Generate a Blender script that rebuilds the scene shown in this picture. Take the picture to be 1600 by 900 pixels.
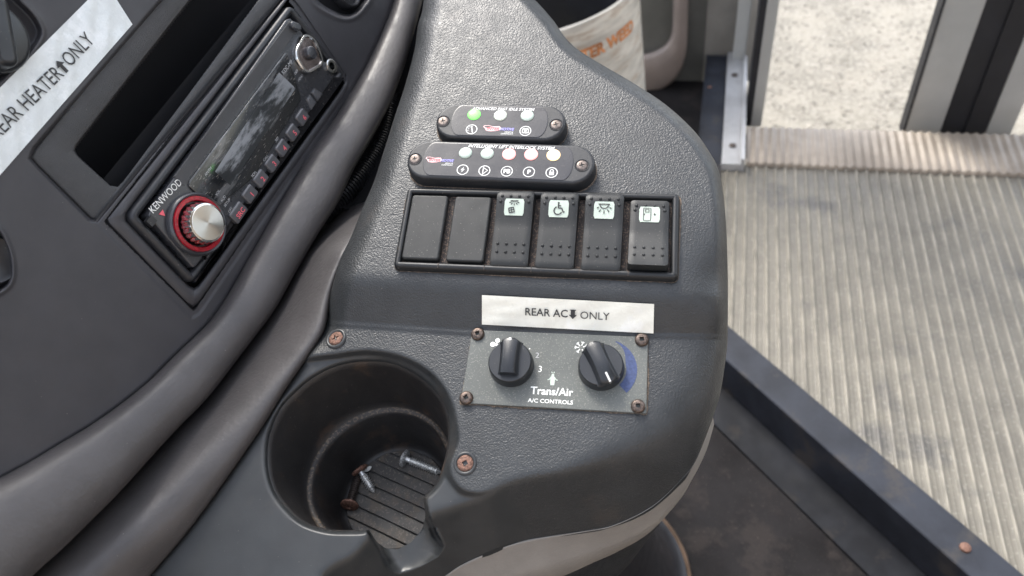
import bpy, bmesh, math, random
import numpy as np
from mathutils import Vector, Matrix
from mathutils.geometry import tessellate_polygon
random.seed(7)
rng = np.random.default_rng(7)
for o in list(bpy.data.objects): bpy.data.objects.remove(o)
SC = bpy.context.scene
COL = SC.collection
pi = math.pi

# ------------------------------------------------------------------ measured camera
def nr(v):
    v = np.array(v, float); return v/np.linalg.norm(v)
FPX = 1155.0                                   # focal length in photo pixels (1600 wide)
YF = nr([.2223, -.7177, .6584])                # floor axis towards the door, camera axes
XF = np.array([.968, .082, -.237]); XF = nr(XF - XF.dot(YF)*YF)
ZF = np.cross(XF, YF)
M = np.array([XF, YF, ZF])                     # camera axes (right, down, forward) -> world
def ray(px, py): return M @ np.array([(px-800)/FPX, (py-450)/FPX, 1.0])
UC = nr([-.165, -.615, -.772])                 # cup axis, camera axes
_ref = np.array([(840-800)/FPX, (360-450)/FPX, 1.])*.40
CAMH = .50 + _ref.dot(-ZF)
CAM = np.array([0, 0, CAMH])

cam_d = bpy.data.cameras.new('camera'); cam = bpy.data.objects.new('camera', cam_d); COL.objects.link(cam)
cam_d.sensor_width = 36; cam_d.lens = FPX/1600*36; cam_d.clip_start = .01; cam_d.clip_end = 200
R = np.column_stack([M @ [1, 0, 0], M @ [0, -1, 0], M @ [0, 0, -1]])
mw = Matrix.Identity(4)
for i in range(3):
    for j in range(3): mw[i][j] = R[i][j]
    mw[i][3] = CAM[i]
cam.matrix_world = mw
cam_d.dof.use_dof = True; cam_d.dof.focus_distance = .41; cam_d.dof.aperture_fstop = 9
SC.camera = cam

# ------------------------------------------------------------------ light
SUN_EL, SUN_AZ = math.radians(54), math.radians(-38)   # azimuth measured from +Y (out of the door)
W = bpy.data.worlds.new('World'); SC.world = W; W.use_nodes = True
nt = W.node_tree; nt.nodes.clear()
sk = nt.nodes.new('ShaderNodeTexSky'); sk.sky_type = 'NISHITA'; sk.sun_disc = False
sk.sun_elevation = SUN_EL; sk.sun_rotation = SUN_AZ; sk.dust_density = 2.0; sk.air_density = 1.0
bg = nt.nodes.new('ShaderNodeBackground'); bg.inputs['Strength'].default_value = .15
ow = nt.nodes.new('ShaderNodeOutputWorld')
hs = nt.nodes.new('ShaderNodeHueSaturation'); hs.inputs['Saturation'].default_value = .43; hs.inputs['Value'].default_value = 1.0
nt.links.new(sk.outputs[0], hs.inputs['Color']); nt.links.new(hs.outputs[0], bg.inputs[0]); nt.links.new(bg.outputs[0], ow.inputs[0])
sd = bpy.data.lights.new('sun', 'SUN'); sd.energy = .9; sd.angle = math.radians(16); sd.color = (1, .95, .87)
sun = bpy.data.objects.new('sun', sd); COL.objects.link(sun)
sdir = Vector((math.sin(SUN_AZ)*math.cos(SUN_EL), math.cos(SUN_AZ)*math.cos(SUN_EL), math.sin(SUN_EL)))
sun.rotation_euler = sdir.to_track_quat('Z', 'Y').to_euler(); sun.location = (0, 0, 4)
SC.view_settings.view_transform = 'Standard'; SC.view_settings.look = 'None'
SC.view_settings.exposure = 2.03; SC.view_settings.gamma = 1
SC.render.engine = 'CYCLES'

# ------------------------------------------------------------------ frames
class Fr:
    def __init__(s, o, x, z):
        s.o = np.array(o, float); s.z = nr(z); x = np.array(x, float)
        s.x = nr(x - x.dot(s.z)*s.z); s.y = np.cross(s.z, s.x)
        s.R = np.column_stack([s.x, s.y, s.z])
    def mat(s, x=0, y=0, z=0, rot=0):
        m = Matrix.Identity(4)
        for i in range(3):
            for j in range(3): m[i][j] = s.R[i][j]
            m[i][3] = s.o[i]
        return m @ Matrix.Translation((x, y, z)) @ Matrix.Rotation(rot, 4, 'Z')
    def at(s, px, py, h=0.):                   # world point where a sight line meets the plane z=h
        d = ray(px, py); p = s.o + s.z*h
        return CAM + d*((p-CAM).dot(s.z)/d.dot(s.z))
    def loc(s, px, py, h=0.):                  # the same in local coordinates
        return s.R.T @ (s.at(px, py, h)-s.o)
CF = Fr(CAM + M @ _ref, M @ nr([.986, .044, -.163]), M @ nr([-.1325, -.3966, -.9084]))
_L = nr([.323, -.772, .546]); _S = np.array([.444, .634, .634]); _S = nr(_S-_S.dot(_L)*_L)
_nd = -np.cross(_L, _S)
_t = Fr(CAM + M @ (np.array([(370-800)/FPX, (235-450)/FPX, 1])*.442), M @ _L, M @ _nd)
DF = Fr(_t.at(203, 338), M @ _L, M @ _nd)      # dashboard plane, origin at the radio's top left
WF = Fr([0, 0, 0], [1, 0, 0], [0, 0, 1])
def wpt(px, py, z): return WF.at(px, py, z)

# ------------------------------------------------------------------ object helpers
def nm(name):
    return name
def tagp(o, label=None, cat=None, group=None, kind=None):
    if label: o['label'] = label
    if cat: o['category'] = cat
    if group: o['group'] = group
    if kind: o['kind'] = kind
    return o
def thing(name, label, cat, mat=None, group=None):
    o = bpy.data.objects.new(name, None); o.empty_display_size = .01; COL.objects.link(o)
    if mat is not None: o.matrix_world = mat
    return tagp(o, label, cat, group)
def obj(name, mesh, m, parent=None, smooth=None):
    o = bpy.data.objects.new(name, mesh); COL.objects.link(o)
    if m: mesh.materials.append(m)
    if parent: o.parent = parent
    if smooth is not None: shade(mesh, smooth)
    return o
def shade(me, ang=35):
    me.polygons.foreach_set('use_smooth', [True]*len(me.polygons))
    me.update()
    if ang < 180:
        me.set_sharp_from_angle(angle=math.radians(ang))
class MB:
    def __init__(s): s.v = []; s.f = []
    def add(s, vs, fs):
        n = len(s.v); s.v += [tuple(map(float, v)) for v in vs]; s.f += [tuple(i+n for i in f) for f in fs]; return s
    def mesh(s, name='m', ang=35):
        me = bpy.data.meshes.new(name); me.from_pydata(s.v, [], s.f); me.validate()
        bm = bmesh.new(); bm.from_mesh(me); bmesh.ops.recalc_face_normals(bm, faces=bm.faces); bm.to_mesh(me); bm.free()
        shade(me, ang); return me
def offs(poly, d):                             # inset a CCW polygon by d
    n = len(poly); out = []
    for i in range(n):
        p0, p1, p2 = map(np.array, (poly[i-1], poly[i], poly[(i+1) % n]))
        e1 = nr(p1-p0); e2 = nr(p2-p1)
        n1 = np.array([-e1[1], e1[0]]); n2 = np.array([-e2[1], e2[0]])
        b = n1+n2; b = b/max(1e-9, np.linalg.norm(b)); k = max(.35, b.dot(n1))
        out.append(tuple(p1+b*d/k))
    return out
def ccw(poly):
    a = sum(poly[i-1][0]*poly[i][1]-poly[i][0]*poly[i-1][1] for i in range(len(poly)))
    return list(poly) if a > 0 else list(poly)[::-1]
def rrect(w, h, r, n=5, cx=0, cy=0):
    r = min(r, w/2-1e-6, h/2-1e-6)
    out = []
    for (sx, sy, a0) in ((1, 1, 0), (-1, 1, 90), (-1, -1, 180), (1, -1, 270)):
        for k in range(n+1):
            a = math.radians(a0+90*k/n)
            out.append((cx+sx*(w/2-r)+r*math.cos(a), cy+sy*(h/2-r)+r*math.sin(a)))
    return out
def circ(r, n=32, cx=0, cy=0, sy=1): return [(cx+r*math.cos(2*pi*k/n), cy+r*sy*math.sin(2*pi*k/n)) for k in range(n)]
def roundpoly(poly, r, n=5):
    poly = ccw(poly); out = []; N = len(poly)
    for i in range(N):
        p0, p1, p2 = map(np.array, (poly[i-1], poly[i], poly[(i+1) % N]))
        rr = r[i] if isinstance(r, (list, tuple)) else r
        a = nr(p0-p1); b = nr(p2-p1); rr = min(rr, np.linalg.norm(p0-p1)*.48, np.linalg.norm(p2-p1)*.48)
        A = p1+a*rr; B = p1+b*rr
        for k in range(n+1):
            t = k/n; out.append(tuple((1-t)**2*A+2*t*(1-t)*p1+t*t*B))
    return out
def stack(mb, poly, levels, cap0=False, cap1=True):
    """rings of an inset polygon: levels = [(inset, z), ...]"""
    poly = ccw(poly); n = len(poly); vs = []; fs = []
    if cap1: levels = list(levels)+[(levels[-1][0]+.00025, levels[-1][1])]
    for (d, z) in levels: vs += [(x, y, z) for x, y in (offs(poly, d) if abs(d) > 1e-9 else poly)]
    for k in range(len(levels)-1):
        for i in range(n):
            j = (i+1) % n; fs.append((k*n+i, k*n+j, (k+1)*n+j, (k+1)*n+i))
    if cap1: fs.append(tuple((len(levels)-1)*n+i for i in range(n)))
    if cap0: fs.append(tuple(range(n))[::-1])
    return mb.add(vs, fs)
def slab(poly, z0, z1, bev=.0004, seg=3):
    lv = [(0, z0)] + [(bev*(1-math.cos(pi/2*k/seg)), z1-bev+bev*math.sin(pi/2*k/seg)) for k in range(seg+1)]
    return stack(MB(), poly, lv)
def lathe(prof, n=32, m=None, mb=None, close=True):
    mb = mb or MB(); vs = []; fs = []
    for (r, z) in prof:
        for k in range(n):
            a = 2*pi*k/n; v = Vector((r*math.cos(a), r*math.sin(a), z))
            vs.append(tuple(m @ v) if m else tuple(v))
    for i in range(len(prof)-1):
        for k in range(n):
            j = (k+1) % n; fs.append((i*n+k, i*n+j, (i+1)*n+j, (i+1)*n+k))
    if close and prof[-1][0] > 1e-7: fs.append(tuple((len(prof)-1)*n+k for k in range(n)))
    return mb.add(vs, fs)
def box(mb, x0, x1, y0, y1, z0, z1):
    return mb.add([(x0, y0, z0), (x1, y0, z0), (x1, y1, z0), (x0, y1, z0), (x0, y0, z1), (x1, y0, z1), (x1, y1, z1), (x0, y1, z1)],
                  [(0, 3, 2, 1), (4, 5, 6, 7), (0, 1, 5, 4), (1, 2, 6, 5), (2, 3, 7, 6), (3, 0, 4, 7)])
def stroke(mb, pts, w, z=0, zf=None, closed=False):
    """flat line of width w through pts"""
    P = [np.array(p, float) for p in pts]; n = len(P); vs = []; fs = []
    for i in range(n):
        a = P[i-1] if (i > 0 or closed) else P[i]; b = P[(i+1) % n] if (i < n-1 or closed) else P[i]
        t = nr(b-a); m = np.array([-t[1], t[0]])*w/2
        for q in (P[i]+m, P[i]-m): vs.append((q[0], q[1], (zf(q[0], q[1]) if zf else z)))
    for i in range(n if closed else n-1):
        j = (i+1) % n; fs.append((2*i, 2*i+1, 2*j+1, 2*j))
    return mb.add(vs, fs)
def flat(mb, poly, z=0, zf=None):
    vs = [(x, y, zf(x, y) if zf else z) for x, y in poly]
    tr = tessellate_polygon([[Vector((x, y, 0)) for x, y in poly]])
    return mb.add(vs, [tuple(t) for t in tr])
def text_mesh(s, size, bold=0., shear=0., ext=0., align='CENTER', spacing=1., sx=1.):
    cu = bpy.data.curves.new('t', 'FONT'); cu.body = s; cu.size = size; cu.offset = bold; cu.shear = shear
    cu.extrude = ext; cu.align_x = align; cu.align_y = 'CENTER'; cu.space_character = spacing; cu.resolution_u = 3
    o = bpy.data.objects.new('t', cu); COL.objects.link(o)
    dg = bpy.context.evaluated_depsgraph_get(); dg.update()
    me = bpy.data.meshes.new_from_object(o.evaluated_get(dg))
    bpy.data.objects.remove(o); bpy.data.curves.remove(cu)
    for v in me.vertices: v.co.x *= sx
    return me
def place_text(name, s, size, m, parent, x, y, z, rot=0, zf=None, **kw):
    me = text_mesh(s, size, **kw)
    T = Matrix.Translation((x, y, 0)) @ Matrix.Rotation(rot, 4, 'Z')
    for v in me.vertices:
        c = T @ v.co; v.co = (c.x, c.y, (zf(c.x, c.y) if zf else 0)+z+v.co.z)
    return obj(name, me, m, parent)
def dup(root, mat, label=None, group=None):
    r = root.copy(); COL.objects.link(r); r.matrix_world = mat
    if label: r['label'] = label
    if group: r['group'] = group
    for ch in list(root.children):
        c = ch.copy(); COL.objects.link(c); c.parent = r
        for g in ch.children:
            d = g.copy(); COL.objects.link(d); d.parent = c
    return r
def catmull(pts, n):
    P = np.array(pts, float); P = np.vstack([2*P[0]-P[1], P, 2*P[-1]-P[-2]])
    seg = len(P)-3; out = []
    L = np.concatenate([[0], np.cumsum(np.linalg.norm(np.diff(P[1:-1, :2], axis=0), axis=1))])
    for u in np.linspace(0, L[-1], n):
        i = min(seg-1, max(0, np.searchsorted(L, u, 'right')-1)); t = (u-L[i])/max(1e-9, L[i+1]-L[i])
        p0, p1, p2, p3 = P[i], P[i+1], P[i+2], P[i+3]
        out.append(.5*((2*p1)+(-p0+p2)*t+(2*p0-5*p1+4*p2-p3)*t*t+(-p0+3*p1-3*p2+p3)*t**3))
    return np.array(out)
def lin(pts, n):
    P = np.array(pts, float); L = np.concatenate([[0], np.cumsum(np.linalg.norm(np.diff(P, axis=0), axis=1))])
    t = np.linspace(0, L[-1], n); return np.stack([np.interp(t, L, P[:, 0]), np.interp(t, L, P[:, 1])], 1)
def grid_mesh(P, name='grid', keep=None):
    """P: (rows, cols, 3)"""
    r, c = P.shape[:2]
    me = bpy.data.meshes.new(name)
    idx = np.arange(r*c).reshape(r, c)
    q = np.stack([idx[:-1, :-1], idx[1:, :-1], idx[1:, 1:], idx[:-1, 1:]], -1).reshape(-1, 4)
    if keep is not None: q = q[keep.reshape(-1)]
    me.from_pydata(P.reshape(-1, 3).tolist(), [], q.tolist()); shade(me, 180)
    return me
def poly_mask(px, py, poly):
    ins = np.zeros(px.shape, bool); n = len(poly)
    for i in range(n):
        x0, y0 = poly[i-1]; x1, y1 = poly[i]
        if y0 == y1: continue
        c = ((y0 > py) != (y1 > py)) & (px < (x1-x0)*(py-y0)/(y1-y0)+x0); ins ^= c
    return ins
def poly_dist(px, py, poly, closed=True, near=False):
    best = np.full(px.shape, 1e9); nx = np.zeros(px.shape); ny = np.zeros(px.shape); n = len(poly)
    for i in range(0 if closed else 1, n):
        x0, y0 = poly[i-1]; x1, y1 = poly[i]; dx, dy = x1-x0, y1-y0; L = dx*dx+dy*dy+1e-12
        t = np.clip(((px-x0)*dx+(py-y0)*dy)/L, 0, 1); qx = x0+t*dx; qy = y0+t*dy
        d = np.hypot(px-qx, py-qy); m = d < best
        best = np.where(m, d, best); nx = np.where(m, qx, nx); ny = np.where(m, qy, ny)
    return (best, nx, ny) if near else best
def sdist(px, py, poly):                       # >0 inside
    d = poly_dist(px, py, poly); return np.where(poly_mask(px, py, poly), d, -d)
def sstep(a, b, x): t = np.clip((x-a)/(b-a), 0, 1); return t*t*(3-2*t)
def softplus(x, w): return w*np.logaddexp(0, x/w)

# ------------------------------------------------------------------ materials
def nodes(m): return m.node_tree.nodes, m.node_tree.links
def base(name, color, rough=.5, metal=0., spec=.5):
    m = bpy.data.materials.new(name); m.use_nodes = True; b = m.node_tree.nodes['Principled BSDF']
    b.inputs['Base Color'].default_value = (*color, 1); b.inputs['Roughness'].default_value = rough
    b.inputs['Metallic'].default_value = metal; b.inputs['Specular IOR Level'].default_value = spec
    return m
def surf(name, color, rough=.5, metal=0., spec=.5, var=.12, vscale=40, dust=0., dcol=(.35, .32, .28), dscale=900,
         bump=0., bscale=900, bkind='noise', bdist=.0004, rvar=.08, stain=0., scol=(.12, .06, .03), sscale=25, attr=None, coat=0.,
         stretch=(1, 1, 1), sthr=.62, dthr=.7):
    """procedural surface: tone variation, specks of dust, stains, relief"""
    m = base(name, color, rough, metal, spec); N, L = nodes(m); b = N['Principled BSDF']
    tc = N.new('ShaderNodeTexCoord'); mp = N.new('ShaderNodeMapping'); L.new(tc.outputs['Object'], mp.inputs[0])
    mp.inputs['Scale'].default_value = stretch
    def noise(sc, det=3, r=.55):
        n = N.new('ShaderNodeTexNoise'); n.inputs['Scale'].default_value = sc; n.inputs['Detail'].default_value = det
        n.inputs['Roughness'].default_value = r; L.new(mp.outputs[0], n.inputs['Vector']); return n
    def rampn(src, a, bb):
        r = N.new('ShaderNodeMapRange'); r.interpolation_type = 'SMOOTHSTEP'
        r.inputs['From Min'].default_value = a; r.inputs['From Max'].default_value = bb
        L.new(src, r.inputs['Value']); return r.outputs['Result']
    def mix(fac, c1, c2):
        x = N.new('ShaderNodeMix'); x.data_type = 'RGBA'
        if fac is not None: L.new(fac, x.inputs[0])
        for s, c in ((6, c1), (7, c2)):
            if isinstance(c, tuple): x.inputs[s].default_value = (*c, 1)
            else: L.new(c, x.inputs[s])
        return x.outputs[2]
    c0 = tuple(max(0, c*(1-var)) for c in color); c1 = tuple(min(1, c*(1+var)) for c in color)
    nv = noise(vscale, 5, .6); col = mix(rampn(nv.outputs[0], .3, .7), c0, c1)
    if stain > 0:
        ns = noise(sscale, 6, .65); f = rampn(ns.outputs[0], sthr, sthr+.12)
        mm = N.new('ShaderNodeMath'); mm.operation = 'MULTIPLY'; mm.inputs[1].default_value = stain; L.new(f, mm.inputs[0])
        col = mix(mm.outputs[0], col, scol)
    if dust > 0:
        nd = noise(dscale, 2, .5); f = rampn(nd.outputs[0], dthr, dthr+.06)
        mm = N.new('ShaderNodeMath'); mm.operation = 'MULTIPLY'; mm.inputs[1].default_value = dust; L.new(f, mm.inputs[0])
        col = mix(mm.outputs[0], col, dcol)
    L.new(col, b.inputs['Base Color'])
    if rvar > 0:
        nr_ = noise(vscale*2.3, 4, .6); r = N.new('ShaderNodeMapRange')
        r.inputs['To Min'].default_value = max(.02, rough-rvar); r.inputs['To Max'].default_value = min(1, rough+rvar)
        r.inputs['From Min'].default_value = .3; r.inputs['From Max'].default_value = .7
        L.new(nr_.outputs[0], r.inputs['Value']); L.new(r.outputs[0], b.inputs['Roughness'])
    if bump > 0:
        if bkind == 'grain':                   # leather-like moulded plastic
            w = noise(bscale*.5, 2); ad = N.new('ShaderNodeVectorMath'); ad.operation = 'MULTIPLY_ADD'
            L.new(w.outputs['Color'], ad.inputs[0]); ad.inputs[1].default_value = (2.2/bscale,)*3; L.new(mp.outputs[0], ad.inputs[2])
            v = N.new('ShaderNodeTexVoronoi'); v.feature = 'SMOOTH_F1'; v.inputs['Smoothness'].default_value = .35
            v.inputs['Scale'].default_value = bscale; v.inputs['Randomness'].default_value = .95
            L.new(ad.outputs[0], v.inputs['Vector'])
            iv = N.new('ShaderNodeMath'); iv.operation = 'SUBTRACT'; iv.inputs[0].default_value = 1; L.new(v.outputs['Distance'], iv.inputs[1])
            hgt = iv.outputs[0]
        else:
            hgt = noise(bscale, 4, .6).outputs[0]
        bp = N.new('ShaderNodeBump'); bp.inputs['Strength'].default_value = bump; bp.inputs['Distance'].default_value = bdist
        if attr:
            at = N.new('ShaderNodeAttribute'); at.attribute_name = attr
            mm = N.new('ShaderNodeMath'); mm.operation = 'MULTIPLY'; L.new(at.outputs['Fac'], mm.inputs[0]); mm.inputs[1].default_value = bump
            L.new(mm.outputs[0], bp.inputs['Strength'])
        L.new(hgt, bp.inputs['Height']); L.new(bp.outputs[0], b.inputs['Normal'])
    if coat: b.inputs['Coat Weight'].default_value = coat; b.inputs['Coat Roughness'].default_value = .08
    return m
MT = {}
MT['console'] = surf('moulded_console_plastic', (.027, .029, .030), .39, bump=.72, bscale=1050, bkind='grain', bdist=.00026, attr='grain', dust=.35, dthr=.73, var=.15, stain=.35, scol=(.06, .05, .042), sscale=24, sthr=.58)
MT['dash'] = surf('dashboard_plastic', (.042, .041, .045), .5, bump=.25, bscale=2600, bdist=.0001, dust=.4, dscale=700, dthr=.74, var=.1)
MT['roll'] = surf('padded_vinyl', (.064, .059, .058), .46, bump=.5, bscale=380, bkind='grain', bdist=.00022, dust=.35, dscale=700, dthr=.74, var=.1)
MT['cup'] = surf('cup_plastic', (.019, .018, .018), .45, bump=.3, bscale=700, bdist=.0002, dust=.18, dscale=900, dthr=.68, stain=.45, scol=(.07, .045, .03), sscale=45, sthr=.55)
MT['cup_floor'] = surf('dusty_cup_floor', (.05, .046, .042), .55, bump=.5, bscale=900, bdist=.0003, dust=.6, dscale=700, dthr=.58, dcol=(.16, .14, .115), stain=.5, scol=(.11, .085, .06), sscale=90, sthr=.5)
MT['insert'] = surf('textured_insert_plastic', (.055, .055, .056), .6, bump=1, bscale=1700, bdist=.0004, dust=.25)
MT['black'] = surf('black_plastic', (.018, .018, .02), .38, bump=.15, bscale=1500, bdist=.0001, dust=.35, dscale=800, dthr=.7)
MT['deep'] = base('cavity_shade', (.006, .006, .007), .8, spec=.2)  # near-black colour painting the shade inside gaps and openings
MT['switch'] = surf('switch_plastic', (.019, .020, .020), .5, spec=.35, bump=.35, bscale=2300, bdist=.00012, dust=.3, dscale=1200, dthr=.68)
MT['bezel'] = surf('bezel_plastic', (.015, .016, .017), .42, spec=.4, bump=.2, bscale=1500, bdist=.0001, dust=.3, stain=.5, scol=(.09, .06, .04), sscale=60, sthr=.6)
MT['grime'] = surf('grimy_recess', (.03, .024, .021), .8, bump=.8, bscale=900, bdist=.0005, dust=.8, dscale=1100, dthr=.55, dcol=(.16, .11, .08))
MT['module'] = surf('module_plastic', (.024, .025, .027), .45, spec=.4, bump=.3, bscale=1800, bdist=.00012, dust=.3, dthr=.7)
MT['label_face'] = surf('module_face_film', (.022, .022, .026), .25, bump=.05, bscale=400, dust=.3, dthr=.72, rvar=.05)
MT['acplate'] = surf('painted_control_plate', (.092, .098, .09), .5, bump=.5, bscale=1900, bdist=.00015, dust=.5, dscale=1500, dthr=.6, dcol=(.26, .26, .22), var=.12, stain=.35, scol=(.08, .07, .055), sscale=60)
MT['knob'] = surf('knob_plastic', (.016, .018, .021), .33, bump=.1, bscale=1500, bdist=.0001, dust=.25, rvar=.05)
MT['white'] = surf('white_print', (.78, .78, .74), .6, var=.1, vscale=800)
MT['print_grey'] = surf('faint_print', (.42, .42, .42), .6, var=.25, vscale=1500)
MT['ink'] = base('black_ink', (.03, .03, .03), .6)
MT['icon_plate'] = surf('pale_icon_window', (.43, .49, .42), .35, var=.04, dust=.2)
MT['sticker'] = surf('cream_label_tape', (.78, .76, .66), .33, var=.05, vscale=60, bump=.5, bscale=120, bdist=.0007, rvar=.2, stain=.35, scol=(.9, .9, .88), sscale=45, sthr=.55)
MT['sticker2'] = surf('white_label_tape', (.66, .69, .68), .35, var=.06, vscale=80, bump=.6, bscale=150, bdist=.0008, rvar=.2, stain=.5, scol=(.85, .87, .87), sscale=60, sthr=.52)
MT['rust'] = surf('rusted_screw', (.15, .078, .055), .6, metal=.35, var=.5, vscale=700, bump=.8, bscale=1200, bdist=.0004, stain=.6, scol=(.26, .15, .11), sscale=500, sthr=.5)
MT['rust2'] = surf('browned_screw', (.10, .078, .066), .42, metal=.75, var=.4, vscale=600, bump=.5, bscale=1200, bdist=.0003, stain=.5, scol=(.2, .14, .11), sscale=400, sthr=.5)
MT['steel'] = surf('zinc_steel', (.72, .72, .70), .3, metal=.7, var=.25, vscale=500)
MT['darkscrew'] = surf('dark_screw', (.12, .1, .09), .4, metal=.8, var=.4, vscale=700)
MT['blue'] = surf('blue_print', (.035, .055, .14), .6, var=.25, vscale=900)
MT['red_print'] = base('red_print', (.6, .05, .07), .4)
MT['pink_print'] = base('pink_print', (.8, .45, .45), .4)
MT['violet_print'] = base('violet_print', (.3, .28, .7), .4)
MT['gloss'] = surf('glossy_radio_plastic', (.012, .012, .014), .1, dust=.35, dscale=900, dthr=.66, rvar=.04, dcol=(.25, .23, .2))
MT['satin'] = surf('satin_radio_plastic', (.03, .031, .035), .28, dust=.35, dscale=900, dthr=.68, rvar=.05, spec=.7)
MT['trim'] = surf('radio_trim_ring', (.02, .021, .024), .4, dust=.3, dscale=900, rvar=.06, spec=.5)
MT['button'] = surf('radio_button_plastic', (.085, .085, .09), .22, dust=.3, dscale=900, rvar=.05, spec=.7)
MT['chrome'] = surf('chromed_plastic', (.7, .7, .68), .15, metal=1, var=.1, rvar=.05)
MT['red'] = surf('red_ring', (.3, .004, .014), .2, var=.3, vscale=500, spec=.6)
MT['red_mark'] = base('red_marking', (.75, .12, .15), .5)
MT['lcd'] = surf('display_film_glare', (.03, .032, .033), .1, var=.3, rvar=.03, stain=.85, scol=(.26, .27, .28), sscale=42, sthr=.5, stretch=(.45, 1.6, 1))  # pale stretched streaks paint window reflections into the display colour
MT['glass'] = surf('display_window', (.014, .015, .016), .06, spec=.9, rvar=.03, dust=.35, dscale=700, dthr=.64, stain=.5, scol=(.2, .2, .2), sscale=60, stretch=(.35, 1.5, 1), sthr=.56)  # pale smears are dust together with painted reflections
MT['floor'] = None
for k, (c, e) in {'green': ((.16, .8, .12), 1.1), 'lred': ((1, .36, .34), .8), 'amber': ((1, .72, .38), .8)}.items():
    m = base('lit_'+k, c, .35); b = m.node_tree.nodes['Principled BSDF']
    b.inputs['Emission Color'].default_value = (*c, 1); b.inputs['Emission Strength'].default_value = e*.4; MT['l_'+k] = m
MT['l_off'] = surf('unlit_lens', (.50, .58, .50), .25, var=.05)
MT['l_white'] = surf('pale_lens', (.72, .76, .64), .25, var=.05)
MT['grey_skirt'] = surf('warm_grey_skirt', (.25, .235, .215), .5, bump=.5, bscale=700, bkind='grain', bdist=.0002, dust=.2, var=.08)
MT['alu'] = surf('aluminium_extrusion', (.5, .5, .5), .38, metal=.3, var=.15, vscale=15, dust=.2, dscale=300)
MT['frame_grey'] = surf('door_frame_grey', (.46, .47, .46), .4, metal=.4, var=.08, vscale=8)
MT['seal'] = surf('black_rubber_seal', (.010, .011, .015), .55, var=.2, vscale=20)
MT['panel_grey'] = surf('grey_wall_panel', (.24, .23, .21), .5, var=.12, vscale=12)
MT['beige'] = surf('beige_moulded_trim', (.24, .2, .18), .5, var=.1, vscale=15)
MT['steel_dark'] = surf('dark_painted_steel', (.022, .025, .033), .55, metal=0., spec=.25, var=.3, vscale=18, stain=.5, scol=(.06, .052, .044), sscale=22, sthr=.55, dust=.25, dscale=500, dthr=.7, dcol=(.12, .11, .1))
MT['mat_dark'] = surf('dark_cab_floor', (.0125, .0115, .012), .8, spec=.15, var=.3, vscale=14, stain=.6, scol=(.032, .027, .025), sscale=16, sthr=.52, dust=.3, dcol=(.10, .085, .07), dscale=420, dthr=.66, bump=.4, bscale=500)
# ribbed tread: worn metal with grey dirt
MT['tread'] = surf('ribbed_tread', (.132, .12, .095), .5, metal=.0, var=.15, vscale=20, stain=.75, scol=(.05, .048, .045), sscale=6, sthr=.55, dust=.35, dscale=250, dthr=.6, dcol=(.32, .30, .26), bump=.3, bscale=300)
MT['nosing'] = surf('tan_corrugated_nosing', (.29, .245, .195), .5, metal=.1, var=.2, vscale=14, stain=.4, scol=(.3, .22, .16), sscale=18, dust=.3, dscale=250)
MT['gravel'] = surf('pale_gravel_ground', (.205, .188, .155), .9, var=.25, vscale=9, dust=.9, dscale=110, dthr=.52, dcol=(.29, .27, .23), stain=.5, scol=(.16, .15, .13), sscale=45, sthr=.55, bump=.15, bscale=80, bdist=.003)
MT['bucket'] = surf('worn_bucket_plastic', (.62, .59, .52), .5, var=.25, vscale=14, stain=.5, scol=(.4, .28, .18), sscale=20, sthr=.52, stretch=(1, 1, 5))
MT['orange'] = surf('faded_orange_print', (.55, .22, .08), .6, var=.4, vscale=60)

# ------------------------------------------------------------------ the vehicle's shell round the driver's place (out of view, openings shaped for the light)
def shell(name, boxes, m, label):
    g = MB()
    for b_ in boxes: box(g, *b_)
    o = obj(name, g.mesh(name, 30), m); tagp(o, kind='structure', label=label); return o
RZ = 2.0; WZ = .92  # sill height of the unseen window wall is set to shape the light
MT['unseen_ceiling'] = surf('unseen_pale_ceiling_liner', (.68, .66, .62), .7, var=.05, vscale=5)
MT['fill_wall'] = surf('warm_fill_lining', (.52, .43, .35), .6, var=.08, vscale=5)  # warm pale tone chosen to bounce fill light onto the console
hx0, hx1, hy0, hy1 = -.95, 1.1, -.93, 1.02       # roof opening made up to let skylight onto the console
shell('unseen_ceiling', [(-1.15, hx0, -1.0, 1.05, RZ, RZ+.04), (hx1, 3.2, -1.0, 1.05, RZ, RZ+.04), (hx0, hx1, -1.0, hy0, RZ, RZ+.04), (hx0, hx1, hy1, 1.05, RZ, RZ+.04)], MT['unseen_ceiling'], 'unseen vehicle roof with a wide opening added for skylight')
shell('unseen_driver_side_wall', [(-1.1, 3.2, -1.0, -.96, -.3, WZ), (-1.1, -.9, -1.0, -.96, WZ, RZ), (.75, .9, -1.0, -.96, WZ, RZ)], MT['fill_wall'], 'unseen window wall beside the driver, sill set for the light')
shell('unseen_rear_partition', [(2.9, 2.95, -.95, 1.0, -.3, RZ)], MT['fill_wall'], 'unseen rear of the cabin')
shell('unseen_front_wall', [(-1.15, -1.1, -1.0, 1.05, -.3, .55), (-1.15, -1.1, -1.0, 1.05, RZ-.1, RZ)], MT['fill_wall'], 'unseen wall below the windscreen')

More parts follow.
